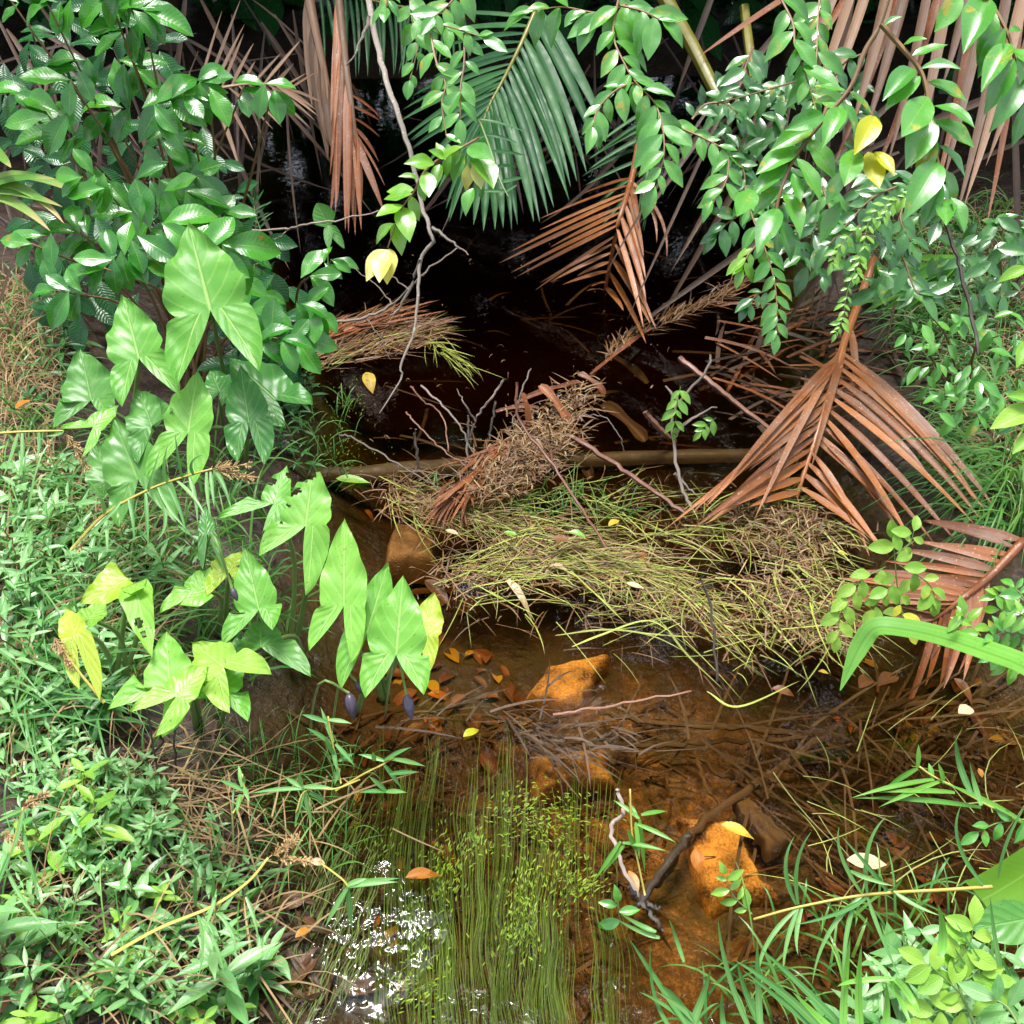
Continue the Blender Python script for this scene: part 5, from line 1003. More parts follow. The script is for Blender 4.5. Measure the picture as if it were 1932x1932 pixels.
# fallen leaves, one object each
FL = 'fallen leaves on the water and the creek bed'
def fallen(label, u, ang, lpx, mat, z=.006, kind='elliptic_leaf', group=None, ws=1.0):
    p = P(Zp(u[0], u[1], z)); d = depth_of(p); a = math.radians(ang)
    v = P(Zp(u[0] + math.cos(a) * lpx / 2, u[1] + math.sin(a) * lpx / 2, z)) - p
    o = put_leaf(None, kind, mat, p - v, v, ZZ + Vector((u01(-.12, .12), u01(-.12, .12), 0)), v.length * 2, name='fallen_leaf', wscale=ws)
    tag(o, label, 'fallen leaf', group); return o
for lb, u, ang, l, mt, z, kd in [
    ('orange brown fallen leaf floating among the water grass', c8(505, 1125), -12, 72, 'fallen_orange', .006, 'lance_leaf'),
    ('pale cream fallen leaf floating right of the ochre rock', c9(1090, 1060), 5, 78, 'fallen_pale', .008, 'elliptic_leaf'),
    ('yellow and dark rotting leaf floating over the ochre rock', c9(400, 890), 18, 70, 'fallen_yellow', .006, 'lance_leaf'),
    ('round rust orange leaf lying on the ochre rock', c9(180, 1045), 80, 42, 'fallen_orange', -.012, 'round_leaf'),
    ('bright orange curled leaf below the bamboo sprig', c8(1630, 1160), 62, 42, 'fallen_orange', .02, 'elliptic_leaf'),
    ('yellow green leaf floating beside the water grass tips', c8(760, 360), -35, 38, 'yellow_leaf', .006, 'elliptic_leaf'),
    ('yellow leaf floating in the dark water behind the log', c5(210, 265), 70, 30, 'fallen_yellow', .006, 'elliptic_leaf'),
    ('pale green speckled leaf floating by the near end of the log', c5(125, 802), 3, 66, 'lime_herb_leaf', .01, 'lance_leaf'),
    ('yellow leaf lying on top of the grass raft at right', c5(1525, 1030), -35, 26, 'fallen_yellow', .05, 'elliptic_leaf'),
    ('lime green leaf on the middle of the grass raft', c5(970, 1090), 8, 26, 'lime_leaf', .06, 'elliptic_leaf'),
    ('longer lime leaf toward the right of the grass raft', c5(1330, 1092), 12, 34, 'lime_leaf', .06, 'elliptic_leaf'),
    ('dark red brown leaf on the grass raft', c5(1240, 1120), 5, 34, 'fallen_brown', .06, 'round_leaf'),
    ('grey white dead leaf lying in the middle front of the grass raft', c5(1240, 1275), 4, 44, 'fallen_pale', .02, 'lance_leaf'),
    ('grey curled leaf near the right front of the grass raft', c5(1640, 1370), 14, 36, 'fallen_pale', .02, 'lance_leaf'),
    ('grey pink leaf on the left end of the grass raft', c5(655, 1082), 15, 26, 'fallen_pale', .06, 'elliptic_leaf'),
    ('red brown leaf drowned just below the grass raft', c5(1215, 1340), 10, 42, 'fallen_brown', -.008, 'round_leaf'),
    ('second red leaf drowned right of the first under the raft', c5(1390, 1365), 12, 52, 'fallen_brown', .004, 'elliptic_leaf'),
    ('long tan leaf slanting under the grass raft', c5(1020, 1410), 42, 88, 'fallen_pale', .012, 'lance_leaf'),
    ('brown leaf drowned left of the bubbles', c5(580, 1400), 40, 66, 'fallen_brown', -.01, 'lance_leaf'),
    ('orange leaf on the littered water under compound leaved plant', c6(680, 1415), 10, 22, 'fallen_orange', .03, 'elliptic_leaf'),
    ('yellow leaf lying under the frond beside the compound leaves', c6(960, 1195), 10, 22, 'yellow_leaf', .05, 'elliptic_leaf'),
    ('brown curled leaf drowned at the right among the sticks', c9(1210, 75), -35, 52, 'fallen_brown', -.02, 'elliptic_leaf'),
    ('second brown leaf drowned beside the curled one', c9(1090, 80), -50, 46, 'fallen_brown', -.02, 'elliptic_leaf'),
    ('red brown leaf drowned at the right under the bent strap leaf', c9(1620, 130), 40, 62, 'fallen_brown', -.015, 'lance_leaf'),
    ('grey white round leaf standing at the right water edge', c9(1625, 240), -30, 36, 'fallen_pale', .03, 'round_leaf'),
    ('small yellow leaf floating left of the bent strap leaf', c9(858, 42), 5, 22, 'fallen_yellow', .01, 'elliptic_leaf'),
    ('brown leaf floating left of the small yellow leaf', c9(645, 140), 8, 48, 'fallen_brown', .006, 'elliptic_leaf'),
    ('small orange leaf floating right of the grass arcs', c9(1700, 580), 60, 18, 'fallen_orange', .006, 'round_leaf'),
    ('orange leaf lying at the edge of the herbs by the ripples', c7(1630, 1430), -40, 42, 'fallen_orange', .02, 'elliptic_leaf'),
    ('yellow orange leaf lying on the left bank grass', c4(125, 390), -40, 36, 'fallen_orange', .26, 'elliptic_leaf'),
    ('pinkish dead leaf on the right bank slope', c3(1690, 1505), -10, 38, 'fallen_pale', .2, 'elliptic_leaf'),
    ('yellow leaf hanging under the pale bough at right', c3(600, 1335), 20, 24, 'fallen_yellow', .45, 'elliptic_leaf'),
    ('tan round dead leaf beside the withered seed head', c7(1705, 1060), 0, 28, 'fallen_pale', .02, 'round_leaf')]:
    fallen(lb, u, ang, l, mt, z, kd, ws=.45 if 'long tan' in lb else 1.0)
regs = [([c8(200, 450), c8(900, 500), c8(900, 1400), c8(300, 1900), c8(-100, 1900), c8(0, 700)], 34), ([c8(250, 0), c8(900, 0), c8(1200, 400), c8(300, 440)], 30), ([c9(700, 900), c9(1700, 900), c9(1700, 1750), c9(300, 1800)], 60), ([c9(900, 0), c9(1932, 100), c9(1932, 500), c9(900, 400)], 26), ([c5(100, 900), c5(600, 1250), c5(900, 1600), c5(700, 1900), c5(300, 1300)], 18), ([c6(450, 1350), c6(900, 1500), c6(900, 1900), c6(200, 1850)], 20)]
for poly, n in regs:
    for _ in range(n):
        u = in_region(poly); b_ = GB(*u)
        q = rnd.random(); mt = 'fallen_brown' if q < .8 else ('fallen_orange' if q < .93 else 'fallen_yellow')
        a = u01(0, 6.28); d = Vector((math.cos(a), math.sin(a), u01(-.1, .15)))
        o = put_leaf(None, rnd.choice(['elliptic_leaf', 'lance_leaf', 'lance_leaf']), mt, b_ + Vector((0, 0, .012)), d, ZZ + Vector((u01(-.3, .3), u01(-.3, .3), 0)), u01(.04, .09), name='fallen_leaf')
        tag(o, {'fallen_brown': 'brown dead leaf sunk on the creek bed', 'fallen_orange': 'orange dead leaf sunk on the creek bed', 'fallen_yellow': 'yellowish dead leaf sunk on the creek bed'}[mt], 'fallen leaf', FL)

mud_poly = [(0, 1380), (330, 1380), (560, 1480), (640, 1620), (560, 1932), (0, 1932)]
litter('leaf_litter', 'brown leaf scraps and stems lying on the left mud', M['dark_litter'], [], 1000, (.015, .1), (.002, .007), 60, 90, (.0, .025), 48, poly=mud_poly + [], bed=True)
for _ in range(46):
    u = in_region(mud_poly); b_ = GB(*u); a = u01(0, 6.28)
    o = put_leaf(None, rnd.choice(['elliptic_leaf', 'lance_leaf', 'round_leaf']), 'fallen_brown', b_ + Vector((0, 0, .012)), Vector((math.cos(a), math.sin(a), u01(-.05, .3))), ZZ + Vector((u01(-.4, .4), u01(-.4, .4), 0)), u01(.035, .08), name='fallen_leaf')
    tag(o, 'brown dead leaf lying on the mud among the left herbs', 'fallen leaf', 'dead leaves on the left mud')

# ------------------------------------------------------------------ water plants
mb = MB()
def flow(x, y): return 40 * noise.noise(Vector((x * .006, y * .0035, 1.7))) + 10 * noise.noise(Vector((x * .025, y * .012, 5)))
for _ in range(78):
    tx = rnd.choice([rnd.gauss(905, 130), rnd.gauss(800, 45), rnd.gauss(930, 40), rnd.gauss(1040, 40)]); tx = min(1150, max(670, tx)); ty = u01(1390, 1860)
    zt = u01(-.085, -.03)
    for k in range(rnd.randrange(5, 13)):
        x, y0_ = tx + rnd.gauss(0, 13), ty + rnd.gauss(0, 22); y1_ = y0_ + u01(130, 420); fan = rnd.gauss(0, .04)
        pts = [P(Zp(x + flow(x, y) - flow(x, y0_) + fan * (y - y0_) - (y - 1400) * .02, y, zt + (u01(-.015, -.004) - zt) * j / 7)) for j, y in enumerate(np.linspace(y0_, y1_, 8))]
        mb.strap(spline(pts, 14), u01(.0006, .0013), ZZ, .1, prof=lambda t: (1 - t ** 3) * .95 + .05, cols=1)
for _ in range(120):
    x, y0_ = in_region([c8(0, 600), c8(350, 700), c8(250, 1500), c8(-150, 1932), c8(-300, 1500)]); 
    pts = [P(Zp(x - k * 9 + rnd.gauss(0, 3), y0_ + k * 22, -.015)) for k in range(6)]
    mb.strap(spline(pts, 10), u01(.0011, .002), ZZ, .1, prof=lambda t: (1 - t ** 6) * .95 + .05, cols=1)
tag(mb.build('water_grass', M['water_grass']), 'long hair like water grass streaming in the near shallows', 'water grass', kind='stuff')
mb = MB()
for cx, cy_, n, sx_, sy_, an in [(*c8(1130, 880), 60, 50, 36, -30), (*c8(620, 1100), 70, 26, 40, 70), (*c8(780, 960), 26, 16, 16, 60), (*c8(1050, 1280), 70, 24, 40, 80), (*c8(1260, 1150), 50, 26, 40, 60), (*c8(1250, 780), 34, 40, 20, -20), (*c8(500, 1450), 50, 30, 50, 80), (*c8(440, 1720), 40, 30, 26, 30), (*c8(250, 980), 26, 22, 30, 60), (*c8(1000, 780), 40, 30, 22, 30), (*c8(1370, 1200), 26, 22, 16, 20), (*c5(60, 680), 40, 30, 18, 30), (*c5(100, 350), 26, 24, 30, 70), (*c7(1200, 470), 40, 40, 20, 60), (*c7(1500, 720), 26, 40, 30, 30), (*c8(1010, 1450), 40, 26, 40, 80)]:
    for _ in range(int(n * 2.8)):
        px, py = rnd.gauss(cx, sx_), rnd.gauss(cy_, sy_); z = u01(-.055, -.012); p = P(Zp(px, py, z))
        a = math.radians(an + rnd.gauss(0, 30)); q = P(Zp(px + math.cos(a) * 10, py - math.sin(a) * 10, z)); d = (q - p).normalized()
        mb.leaf(orient(p, d + ZZ * u01(0, .5), ZZ, u01(.006, .013)), wr=.24, n=3, cols=2, arch=.1)
tag(mb.build('waterweed', M['waterweed']), 'bright yellow green waterweed sprigs under the near surface', 'waterweed', kind='stuff')
litter('floating_grass', 'thin green and yellow blades lying over the near right water', M['cut_grass'], [], 36, (.06, .22), (.001, .0024), 5, 60, (.002, .008), 53, curve=.18, poly=[c9(500, 300), c9(1932, 300), c9(1932, 1300), c9(700, 1400)])
litter('sunken_litter', 'thin dark roots tangled in the near right water', M['submerged_wood'], [], 70, (.12, .4), (.003, .007), 5, 60, (-.06, -.015), 54, poly=[c9(0, 300), c9(1932, 200), c9(1700, 700), c9(500, 800)])
# bubbles
mb = MB()
m_, n_ = new_mat('bubble'); b_ = NB(n_); pr = b_.add('ShaderNodeBsdfPrincipled'); pr.inputs['Base Color'].default_value = (.8, .85, .9, 1); pr.inputs['Roughness'].default_value = .05; pr.inputs['Transmission Weight'].default_value = .9; pr.inputs['IOR'].default_value = 1.1
out = b_.add('ShaderNodeOutputMaterial'); b_.link(pr.outputs[0], out.inputs[0]); M['bubble'] = m_
for _ in range(170):
    c = rnd.choice([c5(720, 1390), c5(800, 1370), c5(760, 1350)]); p = P(Zp(rnd.gauss(c[0], 11), rnd.gauss(c[1], 12), .001)); r = u01(.0015, .004)
    rows = [[p + Vector((math.cos(a) * math.sin(t), math.sin(a) * math.sin(t), math.cos(t))) * r for a in np.linspace(0, 2 * math.pi, 7)] for t in np.linspace(.05, 1.6, 4)]
    mb.grid(rows, [[(0, 0)] * 7] * 4)
tag(mb.build('foam', M['bubble']), 'patch of small foam bubbles on the water beneath the grass raft', 'foam', kind='stuff')

# ------------------------------------------------------------------ herbs
def herb_mesh(seed, npairs, lmat, ls, kind='lance_leaf', h=.12):
    g = random.Random(seed); fm = MB(); sm = MB(); wsc = g.choice([.62, .8, .95])
    top = Vector((g.uniform(-.03, .03), g.uniform(-.03, .03), h)); path = spline([Vector((0, 0, -.02)), Vector((top.x * .2, top.y * .2, h * .5)), top], 8)
    sm.tube(path, [.0022 - .0012 * i / 8 for i in range(9)], 4)
    a = g.uniform(0, 3)
    for i in range(npairs):
        t = .35 + .65 * i / max(1, npairs - 1); p, tg = at_path(path, t); a += 1.57 + g.uniform(-.3, .3)
        L = ls * (1.15 - .55 * (t - .35) / .65) * g.uniform(.85, 1.15); el = .05 + .45 * (t - .3)
        for s_ in (0, math.pi):
            d = Vector((math.cos(a + s_), math.sin(a + s_), el + g.uniform(-.25, .15)))
            fm.leaf(orient(p, d, ZZ + Vector((g.uniform(-.2, .2), g.uniform(-.2, .2), 0)), L), wr=SPEC[kind]['wr'] * wsc, peak=SPEC[kind]['peak'], arch=g.uniform(-.05, .28), fold=.2, n=6, cols=4, acum=SPEC[kind]['acum'], wave=.06)
    return fm.build('herb', M[lmat]).data, sm.build('stem', M['brown_stem']).data
HM = {}
def herb_kind(key, *a, **k):
    HM[key] = []
    for s_ in range(6):
        f, t = herb_mesh(s_ * 7 + len(HM), *a, **k); HM[key].append((f, t))
herb_kind('pale', 4, 'herb_leaf', .062, h=.11)
herb_kind('small', 5, 'herb_leaf', .042, h=.08)
herb_kind('dark', 5, 'herb_leaf_dark', .058, h=.1)
herb_kind('lime', 4, 'lime_herb_leaf', .07, kind='round_leaf', h=.11)
herb_kind('rank', 6, 'herb_leaf', .085, h=.17)
for o in list(C.objects):
    if o.type == 'MESH' and o.name.split('.')[0] in ('herb', 'stem') and o.parent is None: bpy.data.objects.remove(o)
def herb(key, p, label, group, sc=1.0, tilt=.25, name='herb_plant'):
    f, t = rnd.choice(HM[key]); o = bpy.data.objects.new(name, f); C.objects.link(o)
    o.location = p; o.rotation_euler = (u01(-tilt, tilt), u01(-tilt, tilt), u01(0, 6.28)); o.scale = (sc,) * 3
    s_ = bpy.data.objects.new('stem', t); C.objects.link(s_); s_.parent = o
    tag(o, label, 'herb', group); return o
def scatter(key, poly, n, label, group, s0=.8, s1=1.2, mind=.03):
    pts = []
    for _ in range(n * 8):
        if len(pts) >= n: break
        p = GR(*in_region(poly), .04); p.z = max(gh(p.x, p.y), -.01)
        if all((p.xy - q.xy).length > mind for q in pts): pts.append(p)
    for p in pts: herb(key, p, label, group, u01(s0, s1))
scatter('pale', [(0, 1400), (130, 1420), (240, 1520), (330, 1580), (420, 1640), (520, 1740), (540, 1850), (480, 1960), (0, 1960)], 50, 'low herb with pale pointed leaves on the muddy near left bank', 'pale herbs on the near left bank', .55, .95, .035)
scatter('lime', [(0, 1420), (330, 1560), (520, 1760), (480, 1960), (0, 1960)], 8, 'broad leaved lime herb scattered among the pale herbs', 'lime herbs on the near left bank', .45, .7, .06)
scatter('dark', [(0, 1420), (330, 1560), (520, 1760), (480, 1960), (0, 1960)], 16, 'darker herb scattered among the pale herbs near the water', 'dark herbs on the near left bank', .6, 1.0, .04)
scatter('small', [(90, 1380), (240, 1450), (370, 1560), (250, 1600), (60, 1500)], 30, 'tiny herb with small leaves at the edge of the left mud', 'tiny herbs on the left mud', .8, 1.1, .03)
scatter('small', [(250, 1500), (420, 1530), (520, 1640), (400, 1700)], 8, 'sparse small herb standing in the wet mud near the water grass', 'sparse herbs in the wet mud')
scatter('dark', [(0, 1100), (130, 1120), (230, 1400), (90, 1420), (0, 1380)], 18, 'darker green herb among grass at the left edge', 'dark herbs at the left edge')
scatter('pale', [(0, 880), (150, 860), (240, 1010), (380, 1050), (300, 1120), (240, 1350), (0, 1380)], 62, 'herb with pale pointed leaves in front of the arrowhead plants', 'pale herbs by the arrowhead plants', .75, 1.35)
scatter('dark', [(20, 560), (180, 600), (120, 780), (0, 800)], 10, 'bluish herb on the left bank below the shrub', 'bluish herbs below the shrub', .9, 1.3)
scatter('dark', [(1640, 560), (1932, 560), (1932, 780), (1720, 720)], 26, 'herb on the right bank between dead strips', 'herbs on the right bank', .8, 1.2)
scatter('dark', [(1560, 520), (1932, 440), (1932, 640), (1700, 600)], 26, 'herb on the upper right bank under the bush', 'herbs high on the right bank', .8, 1.3)
scatter('pale', [(1700, 1780), (1932, 1800), (1932, 1960), (1600, 1960)], 18, 'pale herb in the lower right corner of the bank', 'pale herbs in the lower right corner', .8, 1.2)
scatter('dark', [(480, 640), (600, 720), (600, 860), (500, 880), (440, 800)], 22, 'small dark herb at the water edge below the arrowhead leaves', 'dark herbs at the water edge', .6, 1.0, .04)
for cx, cy_, lb in [(175, 1470, 'lime herb with ribbed leaves standing in the left mud, upper'), (185, 1555, 'lime herb with ribbed leaves standing in the left mud, middle'), (130, 1590, 'lime herb with ribbed leaves beside the middle one')]:
    herb('lime', GR(cx, cy_ + 60), lb, None, 1.0)
for cx, cy_, lb in [(455, 1850, 'large leafy herb with a star of dark green leaves by the water'), (30, 1770, 'tall rank herb at the lower left edge')]:
    herb('rank', GR(cx, cy_ + 60), lb, None, 1.05, .1)
# compound leaved plant, sprigs and right side leaf clusters
r = gen_branch('sapling with pale compound leaves in front of the lower brown frond', [D(c6(1280, 1560), 2.15), D(c6(1255, 1400), 2.12), D(c6(1240, 1250), 2.1), D(c6(1230, 1120), 2.08)], 40, 5, 'lime_herb_leaf', kind='round_leaf', cat='sapling', name='compound_leaf_sapling', smat='green_stem', group=None, r=.002)
for pts, n in [([(1190, 1270), (1060, 1340), (1000, 1420), (950, 1520), (930, 1640)], 10), ([(1250, 1200), (1320, 1140), (1340, 1080)], 5), ([(1260, 1260), (1380, 1330), (1440, 1390), (1450, 1450)], 7), ([(1240, 1350), (1180, 1420), (1120, 1500)], 5), ([(1260, 1400), (1275, 1500), (1320, 1600)], 4)]:
    gen_branch('', [D(c6(*p), 2.05) for p in pts], 34, n, 'lime_herb_leaf', root=r, kind='round_leaf', r=.0015, smat='green_stem', droop=.5)
for k in list(LAST[0].children)[-4:]:
    if k.name.startswith('leaf'): k.data = lib('round_leaf', 'yellow_leaf', SPEC['round_leaf'])[0]; k['label'] = 'yellow leaf'
r = gen_branch('bush of small rounded leaves at the right edge beside the dead frond', [D(c6(1990, 1500), 1.9), D(c6(1880, 1420), 1.9), D(c6(1790, 1420), 1.9)], 36, 8, 'lime_leaf', kind='elliptic_leaf', cat='bush', name='small_leaf_bush', smat='green_stem', group=None, r=.002)
for pts in [[(1990, 1560), (1900, 1520), (1800, 1500)], [(1990, 1650), (1860, 1620), (1760, 1640)], [(1990, 1700), (1880, 1700), (1760, 1740)], [(2000, 1780), (1900, 1780), (1840, 1800)], [(1700, 1640), (1620, 1560), (1590, 1520)], [(1990, 1600), (1930, 1440), (1880, 1380)]]:
    gen_branch('', [D(c6(*p), 1.85 + u01(-.05, .05)) for p in pts], 36, 8, rnd.choice(['lime_leaf', 'branch_leaf']), root=r, r=.0015, smat='green_stem', droop=.3)
r = gen_branch('young climber with paired leaves on the dead sapling right of the pool', [Zq(c6(90, 300), .26), Zq(c6(70, 400), .22), Zq(c6(60, 520), .16)], 28, 4, 'lime_leaf', cat='vine', name='climber', smat='green_stem', group=None, r=.0015, pair=True, droop=.3)
gen_branch('', [Zq(c6(280, 470), .15), Zq(c6(230, 510), .15), Zq(c6(200, 540), .14)], 26, 3, 'lime_leaf', root=r, r=.001, pair=True, smat='green_stem')
r = gen_branch('round leaved bright green plant in the lower right corner', [D(c9(1700, 2000), 1.4), D(c9(1600, 1780), 1.42), D(c9(1560, 1640), 1.43), D(c9(1560, 1500), 1.45)], 52, 9, 'lime_herb_leaf', kind='round_leaf', cat='herb', name='round_leaf_herb', smat='green_stem', group=None, r=.0025)
for pts in [[(1600, 1780), (1500, 1680), (1400, 1600)], [(1640, 1860), (1480, 1860), (1400, 1900)], [(1560, 1600), (1640, 1500), (1660, 1400)], [(1600, 1700), (1700, 1660), (1780, 1720)]]:
    gen_branch('', [D(c9(*p), 1.42) for p in pts], 54, 5, 'lime_herb_leaf', root=r, kind='round_leaf', r=.0018, smat='green_stem', droop=.2)
gen_branch('pale herb stem with broad bluish leaves at the right corner', [D(c9(1932, 1990), 1.35), D(c9(1850, 1850), 1.37), D(c9(1780, 1800), 1.38)], 70, 6, 'herb_leaf', kind='elliptic_leaf', cat='herb', name='broad_leaf_herb', smat='green_stem', group=None, r=.0025, spread=75, droop=0)
gen_branch('sprig with glossy paired leaves above the right grass arcs', [D(c9(1980, 830), 1.6), D(c9(1800, 850), 1.6), D(c9(1690, 900), 1.6)], 44, 5, 'branch_leaf', cat='herb', name='glossy_sprig', smat='green_stem', group=None, r=.0018)
gen_branch('small lime seedling with stacked leaf pairs over the ochre rock', [Zq(c9(470, 1340), .02), Zq(c9(370, 1240), .06), Zq(c9(330, 1130), .1)], 30, 4, 'lime_leaf', cat='seedling', name='seedling', smat='green_stem', group=None, r=.0015, pair=True, droop=.2)
gen_branch('small seedling with three glossy leaves beside the root stub', [Zq(c8(1560, 1400), .0), Zq(c8(1550, 1330), .04), Zq(c8(1545, 1280), .06)], 40, 3, 'branch_leaf', cat='seedling', name='seedling', smat='green_stem', group=None, r=.0015, spread=80, droop=.1)
# big partly eaten leaf at the right corner
o = put_leaf(None, 'round_leaf', 'arum_leaf_dark', P(D(c9(2050, 1350), 1.45)), img_dir(-1, .18, 0), face(.5, .1), 140 / FPX * 1.45, name='broad_leaf'); tag(o, 'broad bluish green leaf lying at the right edge under torn strap leaf', 'leaf')
o = put_leaf(None, 'elliptic_leaf', 'lime_herb_leaf', P(D(c3(1960, 1440), 2.3)), img_dir(-1, .25, 0), face(.5, .1), 60 / FPX * 2.3, name='ribbed_leaf'); tag(o, 'yellow green ribbed leaf at the right edge above the bank grass', 'leaf')
root = thing('ribbed_leaf_plant', 'plant with pale ribbed leaves at the right edge of the bank', 'bank plant', GR(1925, 800))
for a, b_ in [((2000, 420), (1765, 505)), ((1990, 360), (1870, 340)), ((1960, 60), (1900, 180)), ((1990, 560), (1880, 640))]:
    leaf_px(root, c6(*a), c6(*b_), 2.1, 'elliptic_leaf', 'lime_herb_leaf')
mb = MB(); mb.tube(spline([GR(1925, 850), P(D(c6(1990, 500), 2.12)), P(D(c6(1960, 60), 2.1))], 8), .003, 5); part(mb, 'stem', M['green_stem'], root)

# bamboo-grass sprigs over the water
def sprig(label, stem, blades, d, wpx=9, mat='sedge', group='grass sprigs over the water'):
    root = thing('grass_sprig', label, 'grass sprig', P(D(stem[-1], d)), group)
    stem_tube(root, [D(p, d) for p in stem], .0016, .0016, M['yellow_stem'])
    for a, b_ in blades:
        A, B = P(D(a, d)), P(D(b_, d + u01(-.03, .03))); mb = MB()
        mb.strap(bez(A, A.lerp(B, .5) + ZZ * (B - A).length * .08, B, 8), wpx / FPX * d, face(.5, .2), .2, prof=lambda t: max(.02, math.sin(math.pi * min(1, t * .8 + .15)) ** .8) * (1 - t ** 5)); part(mb, 'blade', M[mat], root)
    return root
sprig('pale grass sprig upright over the mud near the arrowhead buds', S(c7, (1830, 640), (1790, 450), (1760, 280)), [(c7(*a), c7(*b_)) for a, b_ in [((1750, 310), (1615, 270)), ((1760, 300), (1890, 320)), ((1790, 420), (1720, 230)), ((1780, 430), (1640, 340)), ((1800, 430), (1905, 550)), ((1790, 460), (1810, 580)), ((1800, 500), (1740, 390)), ((1820, 560), (1795, 650)), ((1820, 520), (1900, 480))]], 1.62)
sprig('grass sprig lying across left mud with long level blades', S(c7, (1932, 620), (1800, 670), (1640, 680), (1590, 800)), [(c7(*a), c7(*b_)) for a, b_ in [((1640, 670), (1340, 695)), ((1620, 660), (1790, 665)), ((1630, 680), (1680, 880)), ((1630, 690), (1580, 880)), ((1610, 660), (1530, 610)), ((1620, 650), (1600, 590)), ((1660, 690), (1760, 740))]], 1.6)
sprig('grass sprig with star of blades left of the water grass', S(c8, (30, 680), (180, 590), (280, 540), (340, 500)), [(c8(*a), c8(*b_)) for a, b_ in [((290, 520), (150, 485)), ((290, 520), (440, 445)), ((330, 510), (515, 550)), ((290, 540), (385, 670)), ((240, 520), (230, 470)), ((320, 590), (480, 580)), ((300, 685), (155, 690)), ((300, 685), (415, 690)), ((300, 680), (205, 600))]], 1.62)
sprig('grass sprig with drooping forked blades over the ripples', S(c8, (-60, 1060), (60, 1150), (95, 1190)), [(c8(*a), c8(*b_)) for a, b_ in [((95, 1190), (375, 1150)), ((95, 1195), (370, 1170)), ((95, 1200), (-30, 1420)), ((95, 1200), (120, 1440)), ((90, 1190), (200, 1150))]], 1.5, 11)
sprig('yellowish bamboo like sprig standing in the near water', S(c8, (1690, 1240), (1650, 1050), (1620, 900), (1610, 670)), [(c8(*a), c8(*b_)) for a, b_ in [((1560, 950), (1415, 1170)), ((1580, 970), (1460, 1130)), ((1570, 960), (1810, 1005)), ((1660, 830), (1520, 730)), ((1670, 810), (1810, 790)), ((1660, 830), (1690, 1130)), ((1650, 860), (1860, 960)), ((1650, 830), (1600, 740)), ((1640, 1000), (1590, 880)), ((1640, 850), (1660, 1050))]], 1.55, 9, 'fan_green')
sprig('yellow bent grass blades arching over the right water', S(c9, (1932, 860), (1740, 760), (1560, 660), (1440, 600), (1370, 550)), [(c9(*a), c9(*b_)) for a, b_ in [((1560, 690), (1150, 690)), ((1700, 770), (1010, 720)), ((1450, 620), (1000, 720)), ((1480, 630), (1150, 770)), ((1360, 560), (1180, 670)), ((1360, 550), (1365, 430)), ((1440, 610), (1420, 530)), ((1500, 640), (1470, 530)), ((1932, 850), (1480, 630))]], 1.6, 10, 'fan_green')
sprig('sparse small grass sprig over the mud left of centre', S(c7, (1250, 800), (1310, 700), (1300, 590)), [(c7(*a), c7(*b_)) for a, b_ in [((1300, 660), (1280, 540)), ((1310, 680), (1170, 620)), ((1310, 660), (1340, 740)), ((1290, 700), (1270, 800)), ((1310, 640), (1315, 600))]], 1.6)

# sedge: yellow jointed stem with seed heads and hanging blades
def seed_head(root, p, direc, L, n=90):
    mb = MB(); direc = Vector(direc).normalized()
    for _ in range(n):
        t = rnd.random(); q = p + direc * L * t; v = Vector((rnd.gauss(0, 1), rnd.gauss(0, 1), rnd.gauss(-.2, 1))).normalized()
        e = q + (v * .6 + direc * .7) * L * u01(.08, .3) * (1.1 - .6 * t); mb.tube([q, e], [.0004, .0009], 3, cap=False)
        mb.leaf(orient(e, v + direc, ZZ, u01(.004, .007)), wr=.5, n=2, cols=2)
    return part(mb, 'seed_head', M['seed'], root)
def sedge(label, stem, d, blades, heads, group='sedges with seed heads', bw=8):
    root = thing('sedge', label, 'sedge', P(D(stem[0], d)), group)
    stem_tube(root, [D(p, d) for p in stem], .003, .002, M['yellow_stem'])
    for a, m_, b_ in blades:
        mb = MB(); mb.strap(bez(P(D(a, d)), P(D(m_, d - .02)), P(D(b_, d - .03)), 12), bw / FPX * d, face(.5, .3), .2, prof=lambda t: min(1, .5 + 2 * t) * (1 - t ** 2) ** .8 + .03); part(mb, 'blade', M['sedge'], root)
    for p, q, n in heads: seed_head(root, P(D(p, d)), P(D(q, d)) - P(D(p, d)), (P(D(q, d)) - P(D(p, d))).length, n)
    return root
sedge('leaning yellow stemmed sedge with a brown seed spray below the arrowhead leaves', S(c4, (380, 1180), (560, 990), (800, 855), (1010, 780), (1140, 745)), 1.78,
      [tuple(c4(*q) for q in b_) for b_ in [((1040, 780), (1000, 700), (1090, 670)), ((980, 800), (960, 700), (940, 560)), ((900, 820), (860, 760), (900, 620)), ((800, 860), (780, 900), (860, 640)), ((560, 990), (560, 900), (470, 800)), ((690, 900), (720, 1000), (720, 1140)), ((780, 870), (790, 1000), (795, 1170)), ((570, 1000), (580, 1100), (575, 1200)), ((900, 830), (980, 950), (1000, 1110)), ((850, 840), (900, 960), (1000, 1070)), ((950, 810), (1060, 900), (1100, 1000)), ((1020, 790), (1060, 900), (1060, 1040)), ((1110, 760), (1110, 900), (1130, 1000)), ((1130, 760), (1140, 850), (1150, 950)), ((1150, 760), (1220, 850), (1240, 960)), ((1150, 750), (1200, 800), (1230, 910)), ((650, 920), (600, 1000), (400, 1160)), ((850, 860), (930, 1050), (840, 1130))]],
      [(c4(1130, 745), c4(1350, 790), 110), (c4(1150, 740), c4(1340, 720), 60), (c4(470, 1090), c4(420, 1180), 50)])
